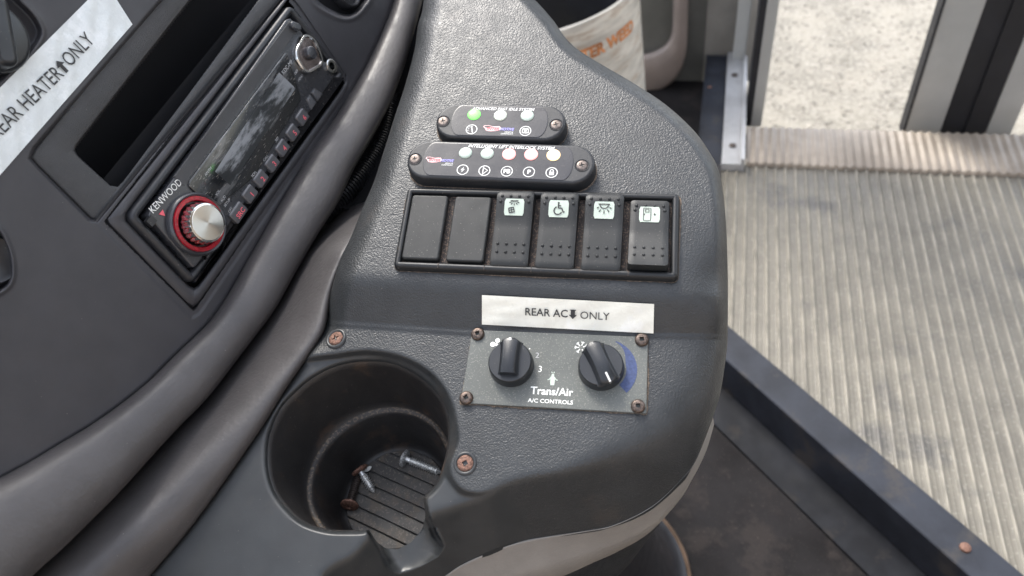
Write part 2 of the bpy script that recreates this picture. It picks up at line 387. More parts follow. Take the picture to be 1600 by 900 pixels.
# ------------------------------------------------------------------ console surface
RIM = [(418, 709), (422, 678), (438, 640), (462, 613), (490, 590), (527, 572), (571, 565), (615, 569), (655, 589), (687, 620), (701, 651),
       (702, 690), (696, 722), (687, 749), (675, 766), (661, 778), (640, 800), (610, 818), (577, 828), (544, 830), (509, 828), (473, 816), (447, 793), (429, 767), (420, 738)]
def closed_curve(pts, n):
    P = pts[-2:]+pts+pts[:3]; L = catmull(P, n*3)
    A = np.array(pts[0]); i0 = 0
    d = np.linalg.norm(L-A, axis=1); idx = np.where(d < 8)[0]; i0 = idx[np.argmin(d[idx])] if len(idx) else 0
    h = len(L)//2; a = int(np.argmin(d[:h])); b = h+int(np.argmin(d[h:])); seg = L[a:b]
    t = np.linspace(0, len(seg)-1, n, endpoint=False).astype(int); return seg[t]
RIMC = closed_curve(RIM, 120)
HOLE = []
NF = [(577, 828), (589, 847), (603, 857), (622, 858), (643, 847), (660, 826), (665, 806), (661, 779)]  # opening down to the cup floor
inn = False
for (x, y) in RIMC:
    if 578 < x < 661 and y > 774: 
        if not inn: HOLE += NF[::-1]; inn = True
        continue
    HOLE.append((x, y))
NOTCH = [(577, 828), (591, 850), (607, 884), (622, 903), (647, 901), (669, 889), (688, 871), (692, 853), (680, 836), (668, 808), (661, 779), (630, 780), (600, 800)]
EDGE = [(-300, 1000), (440, 985), (503, 897), (550, 867), (583, 834), (640, 812), (690, 797), (745, 779), (800, 752), (870, 738), (939, 720), (1000, 698),
        (1050, 668), (1085, 625), (1108, 570), (1122, 500), (1140, 400), (1400, 300), (1400, -300), (-300, -300)]
DECK = [(100, 1000), (360, 640), (440, 572), (480, 562), (520, 557), (575, 551), (630, 561), (675, 588), (702, 628), (713, 680), (707, 705), (700, 725), (704, 748), (722, 768), (750, 772), (775, 764), (790, 768), (806, 792), (820, 820), (828, 850), (832, 1000)]
KX = [(-140, 700), (-60, 775), (0, 836), (30, 863), (75, 900), (130, 990), (165, 1042), (205, 1085), (240, 1110), (270, 1124), (330, 1133), (420, 1137), (520, 1137), (560, 1134), (620, 1124), (669, 1107), (720, 1086), (747, 1065), (789, 1020), (819, 960), (828, 915), (837, 855), (846, 810), (861, 765), (882, 720), (900, 693), (960, 600), (985, 560)]
LX = [(-140, 672), (0, 662), (40, 653), (80, 647), (133, 633), (178, 618), (235, 600), (284, 584), (324, 567), (369, 549), (410, 530), (465, 515), (510, 508), (545, 490), (606, 448), (667, 410), (734, 364), (825, 298), (900, 235), (985, 170)]
def interp_curve(tab, y):
    P = catmull([(b, a) for a, b in tab], 1500); return np.interp(y, P[:, 1], P[:, 0])
DECK = [tuple(p) for p in catmull(DECK, 260)]
EDGE = [tuple(p) for p in catmull(EDGE, 420)]
def ridge(x): return 436+.05*(x-550)
def foot(x): return np.where(x < 725, 506+.07*(x-525), 520+(np.minimum(x, 1110)-725)*.016)
YS = np.linspace(-140, 985, 1500); KXS = interp_curve(KX, YS); LXS = interp_curve(LX, YS)
SIL = [(a, b) for a, b in zip(KXS[::10], YS[::10])]
LEFTC = [(a, b) for a, b in zip(LXS[::10], YS[::10])]
def hC(px, py):
    """height of the console surface over the switch plane, in metres"""
    px = np.asarray(px, float); py = np.asarray(py, float)
    t = (py-ridge(px))/(foot(px)-ridge(px))
    s = softplus(t, .075); s = 1-softplus(1-s, .018)
    h = -15*s + .7*np.exp(-((t-1)/.035)**2)
    dk = sdist(px, py, DECK); h = h-(5-4.85*sstep(715, 775, px))*sstep(-6+3*sstep(715, 775, px), 7-4*sstep(715, 775, px), dk)
    e = -sdist(px, py, EDGE); w = 3.5+sstep(850, 1080, px)*14+6*sstep(520, 440, py)
    h = h-.42*softplus(e, w)
    # rounded left shoulder and far/right roll-off
    dl = poly_dist(px, py, LEFTC, False); h = h-9*np.clip(1-dl/34, 0, 1)**2*sstep(560, 500, py) - 1.2*np.clip(1-dl/6, 0, 1)**2
    ds = poly_dist(px, py, SIL, False); up = sstep(760, 560, py)
    h = h-(9*np.clip(1-ds/20, 0, 1)**2.2)*up
    # lip of the cup opening and the mug notch
    dh = poly_dist(px, py, HOLE+[HOLE[0]]); h = h-3.2*np.clip(1-dh/8, 0, 1)**2
    # boss swelling round the lower screw
    nd = sdist(px, py, NOTCH); m = sstep(-3, 3, nd)
    fl = -52+7*np.exp(-np.maximum(nd, 0)/7)-.02*(py-830)
    h = h*(1-m)+np.minimum(h, fl)*m
    return h/1000
def planepts(px, py, h, fr):
    d = np.stack([(px-800)/FPX, (py-450)/FPX, np.ones_like(px)], -1) @ M.T
    k = (fr.o-CAM).dot(fr.z)+h
    return CAM + d*(k/(d @ fr.z))[..., None]
def to_local(P, fr): return (P-fr.o) @ fr.R
def console_local(px, py, off=0.):
    px = np.asarray(px, float); py = np.asarray(py, float)
    return to_local(planepts(px, py, hC(px, py)+off, CF), CF)

console = thing('side_console', 'charcoal grained plastic side console with a round cup holder at its near corner', 'console', CF.mat())
rows = np.concatenate([np.arange(-140, 812, 2.5), np.arange(812, 872, 1.0), np.arange(872, 986, 2.5)])
kx = np.interp(rows, YS, KXS); lx = np.interp(rows, YS, LXS)
s = np.linspace(0, 1, 250)
# tighten towards the two edges
PX = lx[:, None]+(kx-lx)[:, None]*s[None, :]; PY = np.repeat(rows[:, None], len(s), 1)
inside = poly_mask(PX, PY, HOLE)
q_in = inside[:-1, :-1] & inside[1:, :-1] & inside[1:, 1:] & inside[:-1, 1:]
dd, nx_, ny_ = poly_dist(PX, PY, HOLE+[HOLE[0]], near=True)
PX2 = np.where(inside & (dd < 9), nx_, PX); PY2 = np.where(inside & (dd < 9), ny_, PY)
W3 = planepts(PX2, PY2, hC(PX2, PY2), CF)
Lc = to_local(W3, CF)
# side walls: continue both boundaries downwards
downL = (CF.R.T @ np.array([0, 0, -1.0]))
left = Lc[:, :1] + downL*.10 + np.array([.01, 0, 0]); right = Lc[:, -1:] + downL*.03 + np.array([-.004, 0, 0])
right2 = Lc[:, -1:] + downL*.12 + np.array([-.03, 0, 0])
G = np.concatenate([left, Lc, right, right2], 1)
keep = np.ones((G.shape[0]-1, G.shape[1]-1), bool); keep[:, 1:-2] = ~q_in
me = grid_mesh(G, 'console_top', keep)
gm = 1-.93*sstep(-10, 6, sdist(PX2, PY2, DECK)); gm = gm*(1-.0*PX2)
ga = np.concatenate([gm[:, :1], gm, gm[:, -1:], gm[:, -1:]], 1).reshape(-1)
at = me.attributes.new('grain', 'FLOAT', 'POINT'); at.data.foreach_set('value', ga.astype(np.float32))
bm = bmesh.new(); bm.from_mesh(me); bmesh.ops.delete(bm, geom=[v for v in bm.verts if not v.link_faces], context='VERTS'); bm.to_mesh(me); bm.free()
shade(me, 180)
obj('housing', me, MT['console'], console)

# warm grey skirt below the dark moulding
sk_t = [(1112, 655), (1107, 669), (1086, 720), (1065, 747), (1020, 789), (960, 819), (915, 828), (855, 837), (810, 846), (765, 861), (720, 882), (693, 900), (640, 935), (560, 985)]
A = np.stack([np.interp(np.linspace(650, 985, 140), YS, KXS), np.linspace(650, 985, 140)], -1); A = lin(A, 140)
B1 = catmull([(1110, 668), (1102, 705), (1083, 745), (1063, 780), (1015, 832), (965, 862), (925, 880), (880, 900), (830, 915), (790, 930), (740, 950), (700, 965), (650, 990), (590, 1040)], 140)
hA = np.convolve(np.pad(hC(A[:, 0], A[:, 1]), 8, 'edge'), np.ones(17)/17, 'valid')
a0 = to_local(planepts(A[:, 0], A[:, 1], hA-.002, CF), CF); a1 = to_local(planepts(A[:, 0], A[:, 1]+2, hA-.0005, CF), CF)
a2 = to_local(planepts(A[:, 0]*.93+B1[:, 0]*.07, A[:, 1]*.93+B1[:, 1]*.07, hA-.003, CF), CF)
b1 = to_local(planepts(B1[:, 0], B1[:, 1], hA-.034, CF), CF); b2 = b1+downL*.006+np.array([-.003, .004, 0]); b3 = b2+downL*.01+np.array([-.02, .03, 0])
mid = (a2+b1)/2+np.array([.0012, -.0012, .0008])
G = np.stack([a0, a1, a2, mid, b1, b2, b3], 0)
obj('skirt', grid_mesh(G, 'skirt'), MT['grey_skirt'], console)

# ------------------------------------------------------------------ cup holder well
UW = M @ UC; C0 = CAM + ray(562, 698)*.392
exc = nr(CF.x-CF.x.dot(UW)*UW); eyc = np.cross(UW, exc)
rimP = planepts(RIMC[:, 0], RIMC[:, 1], hC(RIMC[:, 0], RIMC[:, 1])+.0002, CF)
ang = np.arctan2((rimP-C0) @ eyc, (rimP-C0) @ exc)
order = np.argsort(ang); angs = ang[order]; rimS = rimP[order]; n = len(angs); RPX = RIMC[order]
def ringc(D, r): return C0-UW*D + r*(np.cos(angs)[:, None]*exc+np.sin(angs)[:, None]*eyc)
led = ringc(.034, .0425)
rings = [rimS]
for t in (.03, .08, .2, .4, .6, .8, 1.): 
    p = rimS*(1-t)+led*t; c = C0-UW*.034*t; v = p-c; 
    rings.append(p - v*(.02 if t < 1 else 0))
rings += [ringc(.0343, .0412), ringc(.0352, .0398), ringc(.037, .0388), ringc(.041, .0382), ringc(.052, .0366), ringc(.064, .0350), ringc(.0675, .0340), ringc(.070, .0318), ringc(.070, .016), ringc(.070, .0004)]
R3 = np.stack(rings, 0); R3 = np.concatenate([R3, R3[:, :1]], 1)
notch_a = (RPX[:, 0] > 574) & (RPX[:, 0] < 664) & (RPX[:, 1] > 770)
kp = np.ones((len(rings)-1, n), bool)
kp[:13, :] = ~(notch_a | np.roll(notch_a, -1))[None, :]
me = grid_mesh(to_local(R3, CF), 'cup_well', kp)
cupw = obj('cup_well', me, MT['cup'], console)
me.materials.append(surf('dusty_ledge', (.042, .034, .028), .5, bump=.5, bscale=700, bdist=.0003, dust=.45, dscale=600, dthr=.52, dcol=(.2, .145, .095), stain=.7, scol=(.02, .018, .018), sscale=90, sthr=.5))
Dp = (np.array([p.center[:] for p in me.polygons]) @ CF.R.T + CF.o - C0) @ (-UW)
for p_, dd_ in zip(me.polygons, Dp):
    if .0330 < dd_ < .0349: p_.material_index = 1
# ribbed floor slats of the cup, each a raised rib clipped to the round floor
CUPF = Fr(C0-UW*.070, exc, UW)
rel = CF.mat().inverted() @ CUPF.mat()
sdirn = math.radians(-19); slat0 = None
def rot2(x, y, a): return (x*math.cos(a)-y*math.sin(a), x*math.sin(a)+y*math.cos(a))
for k in range(8):
    y0 = -.029+k*.0075; y1 = y0+.0066; r = .031
    if y0 < -.031 or y1 > .031: continue
    xs0 = math.sqrt(max(1e-8, r*r-y0*y0)); xs1 = math.sqrt(max(1e-8, r*r-y1*y1)); 
    poly = [(-xs0, y0), (xs0, y0), (math.sqrt(max(1e-8, r*r-((y0+y1)/2)**2)), (y0+y1)/2), (xs1, y1), (-xs1, y1), (-math.sqrt(max(1e-8, r*r-((y0+y1)/2)**2)), (y0+y1)/2)]
    poly = [rot2(x, y, sdirn) for x, y in poly]
    mb = slab(poly, 0, .0016, .0004, 2); me = mb.mesh('slat'); me.transform(rel)
    obj('slat', me, MT['cup_floor'], cupw)

# ------------------------------------------------------------------ screws
def screw_head(name, r, m, parent, x, y, z, kind='cross', dome=.35, rot=0., mloc=None):
    """round head with a real recess"""
    n = 32; rec = []
    for k in range(n):
        a = 2*pi*k/n
        if kind == 'cross': rr = r*(.2+.34*max(0, math.cos(2*(a)))**.0*abs(math.cos(2*a))**6) if True else 0
        else:
            c = max(abs(math.cos(a)), abs(math.sin(a))); rr = r*.30/c
        rec.append((rr*math.cos(a+rot), rr*math.sin(a+rot)))
    mb = MB(); rows_ = []
    for (f, zz) in ((1.0, 0), (1.0, r*dome*.35), (.93, r*dome*.65), (.8, r*dome*.9), (.66, r*dome)):
        rows_.append([(r*f*math.cos(2*pi*k/n+rot), r*f*math.sin(2*pi*k/n+rot), zz) for k in range(n)])
    rows_.append([(p[0], p[1], r*dome) for p in rec]); rows_.append([(p[0]*.85, p[1]*.85, -r*.25) for p in rec])
    vs = [v for rw in rows_ for v in rw]; fs = []
    for i in range(len(rows_)-1):
        for k in range(n): j = (k+1) % n; fs.append((i*n+k, i*n+j, (i+1)*n+j, (i+1)*n+k))
    fs.append(tuple((len(rows_)-1)*n+k for k in range(n)))
    mb.add([(x+a, y+b, z+c) for a, b, c in vs], fs)
    me = mb.mesh('screw', 40)
    if mloc is not None: me.transform(mloc)
    return obj(name, me, m, parent)
def surf_frame(px, py):
    p = console_local([px], [py])[0]; a = console_local([px+6], [py])[0]; b = console_local([px], [py-6])[0]
    x = nr(a-p); z = nr(np.cross(a-p, b-p)); y = np.cross(z, x)
    m = Matrix.Identity(4)
    for i in range(3): m[i][0], m[i][1], m[i][2], m[i][3] = x[i], y[i], z[i], p[i]
    return m
for (px, py, lb) in ((525, 529, 'rusty countersunk screw beside the padded dashboard edge'), (727, 724, 'orange rusted screw on the lobe right of the cup holder')):
    m_ = surf_frame(px, py)
    mb = lathe([(.0062, -.0004), (.0058, .0006), (.0048, .0008), (.0042, .0002)], 32, m_, close=False)
    obj('screw_boss', mb.mesh('boss', 60), MT['console'], console)
    o = screw_head('screw', .0041, MT['rust'], console, 0, 0, 0, 'cross' if px < 600 else 'square', .22, .5, m_); o['label'] = lb

MT['dust_tan'] = surf('caked_tan_dust', (.10, .075, .055), .85, var=.5, vscale=500, bump=.8, bscale=1200, bdist=.0004, dust=.6, dscale=1300, dthr=.55, dcol=(.24, .18, .13))
def dust_edge(poly, parent, z, wmin, wmax, name='dust'):
    # caked dust creeping out from under an edge, ragged
    poly = ccw(poly); P_ = [];
    for i in range(len(poly)):
        a = np.array(poly[i]); b = np.array(poly[(i+1) % len(poly)]); k = max(1, int(np.linalg.norm(b-a)/.0012))
        for q in range(k): P_.append(a+(b-a)*q/k)
    n = len(P_); c = np.mean(P_, 0); ph = rng.uniform(0, 6, 4); out = []
    for i, p in enumerate(P_):
        t = nr(P_[(i+1) % n]-P_[i-1]); nn = np.array([t[1], -t[0]]); u = i/n*2*pi
        w = wmin+(wmax-wmin)*max(0, .25+.35*math.sin(3*u+ph[0])+.25*math.sin(7*u+ph[1])+.15*math.sin(17*u+ph[2])+.2*rng.normal())
        out.append(tuple(p+nn*w))
    inn_ = [tuple(p-(p-c)*.08) for p in P_]; vs = [(a, b, z) for a, b in out]+[(a, b, z+.0002) for a, b in inn_]
    return obj(name, MB().add(vs, [(i, (i+1) % n, n+(i+1) % n, n+i) for i in range(n)]).mesh('dust', 180), MT['dust_tan'], parent)
# ------------------------------------------------------------------ indicator modules
def stadium(w, h, k=.5, n=14):
    return rrect(w, h, h*k, n)
def loc2(px, py, h=0.): p = CF.loc(px, py, h); return p[0], p[1]
def logo(parent, x, y, z, sc, rot):
    g = MB()
    pts = [(-12.2, 1.6), (-11.5, 2.9), (-8.5, 3.2), (-4.5, 2.2), (-1.5, 2.5), (.6, 2.6), (1.6, 1.2), (1.2, -.9), (-2, -1.9), (-6, -2.3), (-9.5, -1.9), (-10.6, .1)]
    c, s_ = math.cos(rot), math.sin(rot)
    T = lambda P: [(x+sc*(a*c-b*s_), y+sc*(a*s_+b*c)) for a, b in P]
    lg = obj('logo', flat(g, T(pts), z).mesh('logo'), MT['pink_print'], parent)
    pts2 = [(-11.4, 1.7), (-10.8, 2.5), (-8.3, 2.7), (-4.5, 1.7), (-8.6, .8), (-10.4, 1)]
    obj('emblem', flat(MB(), T(pts2), z+.00006).mesh('e'), MT['ink'], lg)
    tx = T([(-4.4, -.1)])[0]; place_text('lettering', 'INTER', 3.6*sc, MT['red_print'], lg, tx[0], tx[1], z+.00012, rot, bold=.09*sc, shear=.25, sx=1.0)
    tx = T([(6.4, -.2)])[0]; place_text('lettering', 'MOTIVE', 3.3*sc, MT['violet_print'], lg, tx[0], tx[1], z+.00012, rot, bold=.09*sc, shear=.25, sx=.92)
    tx = T([(8.3, -2.8)])[0]; place_text('lettering', 'VEHICLE', 1.8*sc, MT['white'], lg, tx[0], tx[1], z+.00008, rot, bold=.02*sc, shear=.2)
    tx = T([(6.9, -4.4)])[0]; place_text('lettering', 'CONTROLS', 1.8*sc, MT['white'], lg, tx[0], tx[1], z+.00008, rot, bold=.02*sc, shear=.2)
def module(name, label, cpx, w, h, title, titlepx, tsize, lights, icons, logopx, screws, rot):
    H = .0085
    cx, cy = loc2(*cpx, H); F0 = CF.mat(cx, cy, 0, rot); inv = F0.inverted() @ CF.mat()
    t = thing(name, label, 'control module', F0)
    def lp(px, py, hh=H): a = CF.loc(px, py, hh); v = inv @ Vector(a); return v.x, v.y
    body = stack(MB(), stadium(w, h), [(-.0006, -.004), (-.0004, .0008), (0, H-.0018), (.0003, H-.0009), (.0009, H-.0002), (.0016, H)]).mesh('housing', 50)
    obj('housing', body, MT['module'], t)
    dust_edge(offs(ccw(stadium(w, h)), -.0006), t, .0002, .0001, .0009)
    sx = abs(lp(*screws[0])[0]-lp(*screws[1])[0])
    fw = sx-.0095
    fp = []
    n_ = 12; r0 = h*.5-.0016; bul = .0055
    for sgn in (1, -1):
        for k in range(n_+1):
            a = -pi/2+pi*k/n_; yy = r0*math.sin(a)
            fp.append((sgn*(fw/2-bul+bul*math.cos(a)), sgn*yy))
    fx = (lp(*screws[0])[0]+lp(*screws[1])[0])/2
    fp = [(a+fx, b) for a, b in fp]
    face = obj('face_film', stack(MB(), fp, [(0, H-.0002), (.0001, H+.00018), (.0003, H+.00022)]).mesh('face'), MT['label_face'], t)
    zf = H+.0003
    x, y = lp(*titlepx); place_text('title_print', title, tsize, MT['white'], t, x, y, zf, 0, bold=tsize*.015, shear=.25, sx=1.0)
    for (px, py, mk) in lights:
        x, y = lp(px, py); pr = [(.0038, zf-.0001), (.0038, zf+.0002), (.0034, zf+.0006), (.002, zf+.0009), (.0003, zf+.001)]
        mb = lathe(pr, 24, Matrix.Translation((x, y, 0)) @ Matrix.Diagonal((1, .96, 1, 1)))
        obj('indicator_light', mb.mesh('lens', 60), MT[mk], t)
    for (px, py, kind) in icons:
        x, y = lp(px, py); r = .0031; g = MB()
        stroke(g, circ(r, 28, x, y), .00042, zf, closed=True); w_ = .00042
        if kind == 'gauge':
            for a in (200, 160, 125, 90): 
                a = math.radians(a); stroke(g, [(x+.0016*math.cos(a), y+.0016*math.sin(a)), (x+.0025*math.cos(a), y+.0025*math.sin(a))], w_*.8, zf)
            stroke(g, [(x-.0003, y+.0022), (x+.0008, y-.0022)], w_*1.2, zf)
        elif kind == 'battery':
            stroke(g, rrect(.0034, .0026, .0002, 1, x, y), w_*1.2, zf, closed=True); stroke(g, [(x-.0012, y+.0017), (x-.0004, y+.0017)], .0005, zf); stroke(g, [(x+.0004, y+.0017), (x+.0012, y+.0017)], .0005, zf)
            stroke(g, circ(.0006, 10, x, y), w_, zf, closed=True)
        elif kind == 'bolt':
            flat(g, [(x+.0006, y+.0019), (x-.0012, y-.0003), (x-.0001, y-.0003), (x-.0008, y-.002), (x+.0012, y+.0004), (x+.0001, y+.0004)], zf)
        elif kind == 'door':
            stroke(g, [(x-.0008, y-.0027), (x-.0008, y+.0027)], w_, zf); stroke(g, [(x-.0008, y+.0018), (x+.0018, y+.0003), (x-.0006, y-.0022)], w_, zf)
        elif kind == 'lock':
            flat(g, rrect(.0026, .0021, .0003, 2, x, y-.0006), zf); stroke(g, [(x-.0009, y+.0004), (x-.0008, y+.0015), (x, y+.002), (x+.0008, y+.0015), (x+.0009, y+.0004)], w_, zf)
        ic = obj('icon', g.mesh('icon'), MT['white'], t)
        if kind in ('PB', 'P'): place_text('letter', kind, .0036, MT['white'], ic, x, y-.0001, zf, 0, bold=.00014)
    x, y = lp(*logopx[:2]); logo(t, x, y, zf, logopx[2], 0)
    for (px, py) in screws:
        x, y = lp(px, py)
        obj('screw_recess', lathe([(.0040, H+.0001), (.0038, H+.00035), (.0034, H+.0002), (.0032, H-.0003)], 28, Matrix.Translation((x, y, 0)), close=False).mesh('r', 60), MT['module'], t)
        screw_head('screw', .0032, MT['darkscrew'], t, x, y, H-.0001, 'cross', .2, .3)
    return t
rot_m = math.atan2(loc2(887, 225.5)[1]-loc2(672, 219)[1], loc2(887, 225.5)[0]-loc2(672, 219)[0])
module('indicator_module', 'short oval indicator module with three round lights, the left one lit green', (781, 189.5), .0755, .0240, 'ADVANCED FAST IDLE SYSTEM', (786, 171), .0026,
       [(741, 179.5, 'l_green'), (782, 181, 'l_white'), (824, 181.5, 'l_off')], [(737, 202.5, 'gauge'), (821, 205, 'battery')], (779, 202, .00074), [(692.5, 189.5), (869, 195)], rot_m)
module('indicator_module', 'long oval indicator module with five round lights above the rocker switches', (779.5, 251.8), .1065, .0252, 'INTELLIGENT LIFT INTERLOCK SYSTEM', (798, 230.5), .0028,
       [(727.5, 239.5, 'l_off'), (761.5, 240.5, 'l_off'), (795.5, 241.5, 'l_lred'), (830, 242, 'l_lred'), (865, 243, 'l_amber')],
       [(723, 265.5, 'bolt'), (757, 267, 'door'), (792, 268, 'PB'), (826.5, 269, 'P'), (862, 270, 'lock')], (687, 251, .00068), [(648.5, 248.5), (909.5, 258.5)], rot_m)

# ------------------------------------------------------------------ rocker switch panel
c4 = np.array([loc2(640, 292, .002), loc2(1060, 308, .002), loc2(1057, 440, .002), loc2(617, 418, .002)])
cx, cy = c4.mean(0); SWF = CF.mat(cx, cy, 0, 0); SW = thing('switch_panel', 'long black bezel holding two blank covers and four rocker switches', 'switch panel', SWF)
sinv = SWF.inverted() @ CF.mat()
def sl(px, py, h): v = sinv @ Vector(CF.loc(px, py, h)); return v.x, v.y
Wd, Hd = .1505, .0500
out = rrect(Wd, Hd, .003, 5); HB = .0045
mb = stack(MB(), out, [(-.0006, -.004), (-.0004, .0004), (.0002, HB-.0014), (.0010, HB-.0003), (.0020, HB), (.0030, HB-.0002), (.0036, HB-.001), (.0038, .0005)], cap1=False)
obj('bezel', mb.mesh('bezel', 60), MT['bezel'], SW)
obj('recess_floor', flat(MB(), rrect(Wd-.007, Hd-.007, .001, 3), .0006).mesh('f'), MT['grime'], SW)
dust_edge(offs(ccw(out), -.0006), SW, .0002, .0, .0007)
# divider joints of the bezel segments along the near rail
for k in range(1, 6):
    x = -Wd/2+k*Wd/6
    obj('joint', box(MB(), x-.00022, x+.00022, -Hd/2+.0004, -Hd/2+.0032, HB-.0012, HB+.00006).mesh('j'), MT['grime'], SW)
for (p0, p1) in (((632, 303), (692, 407)), ((699, 305), (762, 411))):
    a = sl(p0[0]+6, p0[1], .0045); b = sl(p1[0]-3, p1[1], .0045)
    w = .0208; h = .0398; x = (sl(*((p0[0]+p1[0])/2+2, (p0[1]+p1[1])/2), .0045))[0]; y = (a[1]+b[1])/2
    ob = obj('blank_cover', stack(MB(), rrect(w, h, .0018, 4, x, y), [(0, .0008), (0, .0036), (.0003, .0043), (.0009, .0046)]).mesh('b', 50), MT['switch'], SW)
def rocker(kind, center_px):
    up = kind != 'door'
    ztop = (lambda y: (.0062+.0030*sstep(0, .020, y) - .0006*sstep(0, -.02, y) - .0022*max(0, (y-.0182)/.005)**1.6 - .0012*max(0, (-y-.0185)/.0035)**2)) if up else \
           (lambda y: (.0052-.0002*sstep(0, .02, y) + .0042*sstep(.002, -.021, y) - .002*max(0, (y-.0188)/.0035)**1.5 - .0006*max(0, (-y-.0195)/.0025)**2))
    zf = lambda x, y: float(ztop(y))
    w, h = .0200, (.0442 if up else .0400); nx, ny = 12, 30
    # rounded rectangle grid
    vs = []; fs = []
    g = np.zeros((ny+1, nx+1, 3)); r = .0016
    for j in range(ny+1):
        v = -1+2*j/ny
        for i in range(nx+1):
            u = -1+2*i/nx; x = u*w/2; y = v*h/2
            ax = max(0, abs(x)-(w/2-r)); ay = max(0, abs(y)-(h/2-r)); q = math.hypot(ax, ay)
            if q > r: x -= math.copysign(ax*(1-r/q), x); y -= math.copysign(ay*(1-r/q), y)
            edge = max(0, 1-(w/2-abs(x))/.0012)
            g[j, i] = (x, y, zf(x, y)-.0006*edge**2)
    m_ = MB(); n1 = nx+1
    vs = [tuple(p) for p in g.reshape(-1, 3)]; fs = [(j*n1+i, j*n1+i+1, (j+1)*n1+i+1, (j+1)*n1+i) for j in range(ny) for i in range(nx)]
    loop = [(0, i) for i in range(nx)]+[(j, nx) for j in range(ny)]+[(ny, i) for i in range(nx, 0, -1)]+[(j, 0) for j in range(ny, 0, -1)]
    b0 = len(vs); L_ = len(loop)
    for k, (j, i) in enumerate(loop): p = g[j, i]; vs.append((p[0]*1.02, p[1]*1.01, p[2]-.0007))
    for k, (j, i) in enumerate(loop): p = g[j, i]; vs.append((p[0]*1.03, p[1]*1.012, .0004))
    for k, (j, i) in enumerate(loop):
        k2 = (k+1) % L_; j2, i2 = loop[k2]
        fs.append((j*n1+i, b0+k, b0+k2, j2*n1+i2)); fs.append((b0+k, b0+L_+k, b0+L_+k2, b0+k2))
    me = m_.add(vs, fs).mesh('rocker', 50)
    px, py = center_px; x0, y0 = sl(px, py, .0065)
    T = Matrix.Translation((x0, y0, 0)); me.transform(T)
    ro = obj('rocker_switch', me, MT['switch'], SW)
    g = MB(); r = .00088
    spots = [(x, y) for y in (-.0093, -.0140) for x in (-.0070, -.0023, .0024, .0071)] + [(x, .0180 if up else .0165) for x in (-.0070, -.0023, .0024, .0071)] + [(-.0077, .0148 if up else .0138), (.0077, .0148 if up else .0138)]
    for (x, y) in spots:
        lathe([(r, -.0002), (r*.92, .00032), (r*.6, .0006), (r*.15, .00072)], 10, T @ Matrix.Translation((x, y, zf(x, y))), mb=g)
    tagp(obj('grip_bumps', g.mesh('bumps', 180), MT['switch'], ro), kind='stuff')
    # pale window with its pictogram
    yc = .0117 if up else .0112; g = MB(); pw, ph = .0106, .0092
    ys = np.linspace(-ph/2, ph/2, 7); rr = rrect(pw, ph, .0009, 3, 0, yc)
    vs = []; fs = []
    for j, yy in enumerate(ys):
        ins = .0006 if j in (0, 6) else 0
        vs += [(-pw/2+ins, yc+yy, zf(0, yc+yy)+.00032), (pw/2-ins, yc+yy, zf(0, yc+yy)+.00032)]
        if j: fs.append((2*j-2, 2*j-1, 2*j+1, 2*j))
    n0 = len(vs)
    vs += [(v[0]*1.02, v[1], v[2]-.0004) for v in vs[:n0]]
    for j in range(6): fs += [(2*j, n0+2*j, n0+2*j+2, 2*j+2), (2*j+1, 2*j+3, n0+2*j+3, n0+2*j+1)]
    fs += [(0, 1, n0+1, n0), (12, n0+12, n0+13, 13)]
    me = g.add(vs, fs).mesh('win', 40); me.transform(T); ip = obj('icon_window', me, MT['icon_plate'], ro)
    g = MB(); z_ = lambda x, y: zf(x, y)+.00065; S = .001
    def st(P, wd=.42, closed=False):
        Q = list(P)+([P[0]] if closed else []); D_ = []
        for (a0_, b0_), (a1_, b1_) in zip(Q[:-1], Q[1:]):
            k_ = max(1, int(math.hypot(a1_-a0_, b1_-b0_)/.8)); D_ += [(a0_+(a1_-a0_)*i/k_, b0_+(b1_-b0_)*i/k_) for i in range(k_)]
        D_.append(Q[-1]); stroke(g, [(a*S, yc+b*S) for a, b in D_], wd*1.3*S, zf=z_)
    def fl(P): flat(g, [(a*S, yc+b*S) for a, b in P], zf=z_)
    arc = lambda cx, cy, r, a0, a1, n=14: [(cx+r*math.cos(math.radians(a0+(a1-a0)*k/n)), cy+r*math.sin(math.radians(a0+(a1-a0)*k/n))) for k in range(n+1)]
    if kind == 'dome_light':
        st([(-3, 3), (3, 3)], .45); st(arc(0, 3, 2.3, 180, 360))
        for a, r1, r2 in ((205, 3.0, 4.3), (235, 3.0, 4.6), (270, 3.0, 4.6), (305, 3.0, 4.6), (335, 3.0, 4.3)):
            c, s_ = math.cos(math.radians(a)), math.sin(math.radians(a)); st([(c*r1, 2.6+s_*r1), (c*r2, 2.6+s_*r2)])
    elif kind == 'panel_light':
        st([(-2.2, 3.4), (2.2, 3.4)], .3); st([(-1.8, 3.3), (0, 2.6), (1.8, 3.3)], .3)
        for a in (205, 235, 270, 305, 335):
            c, s_ = math.cos(math.radians(a)), math.sin(math.radians(a)); st([(c*1.7, 3.3+s_*1.5), (c*3.0, 3.3+s_*2.6)], .4)
        st([(-2.9, -.9), (-.3, -.3), (.3, -2.8), (-2.3, -3.4)], .5, True); st([(-1.6, -.6), (-1.0, -3.1)], .4); st([(-2.6, -2.1), (0, -1.5)], .35)
    elif kind == 'wheelchair':
        g2 = arc(-.1, 3.0, .55, 0, 360, 10)[:-1]; fl(g2); st([(-.2, 2.5), (-.2, .2), (1.7, .1), (2.6, -2.0), (3.3, -1.7)], .55); st([(-.2, 1.4), (1.3, 1.4)], .45)
        st(arc(-.3, -1.2, 2.1, 110, 340, 18), .5)
    else:
        st([(-3.2, 3.6), (.6, 3.6), (.6, -3.8), (-3.2, -3.8)], .3, True); st([(-2.2, 2.9), (-.4, 2.9), (-.4, 1.2), (-2.2, 1.2)], .3, True)
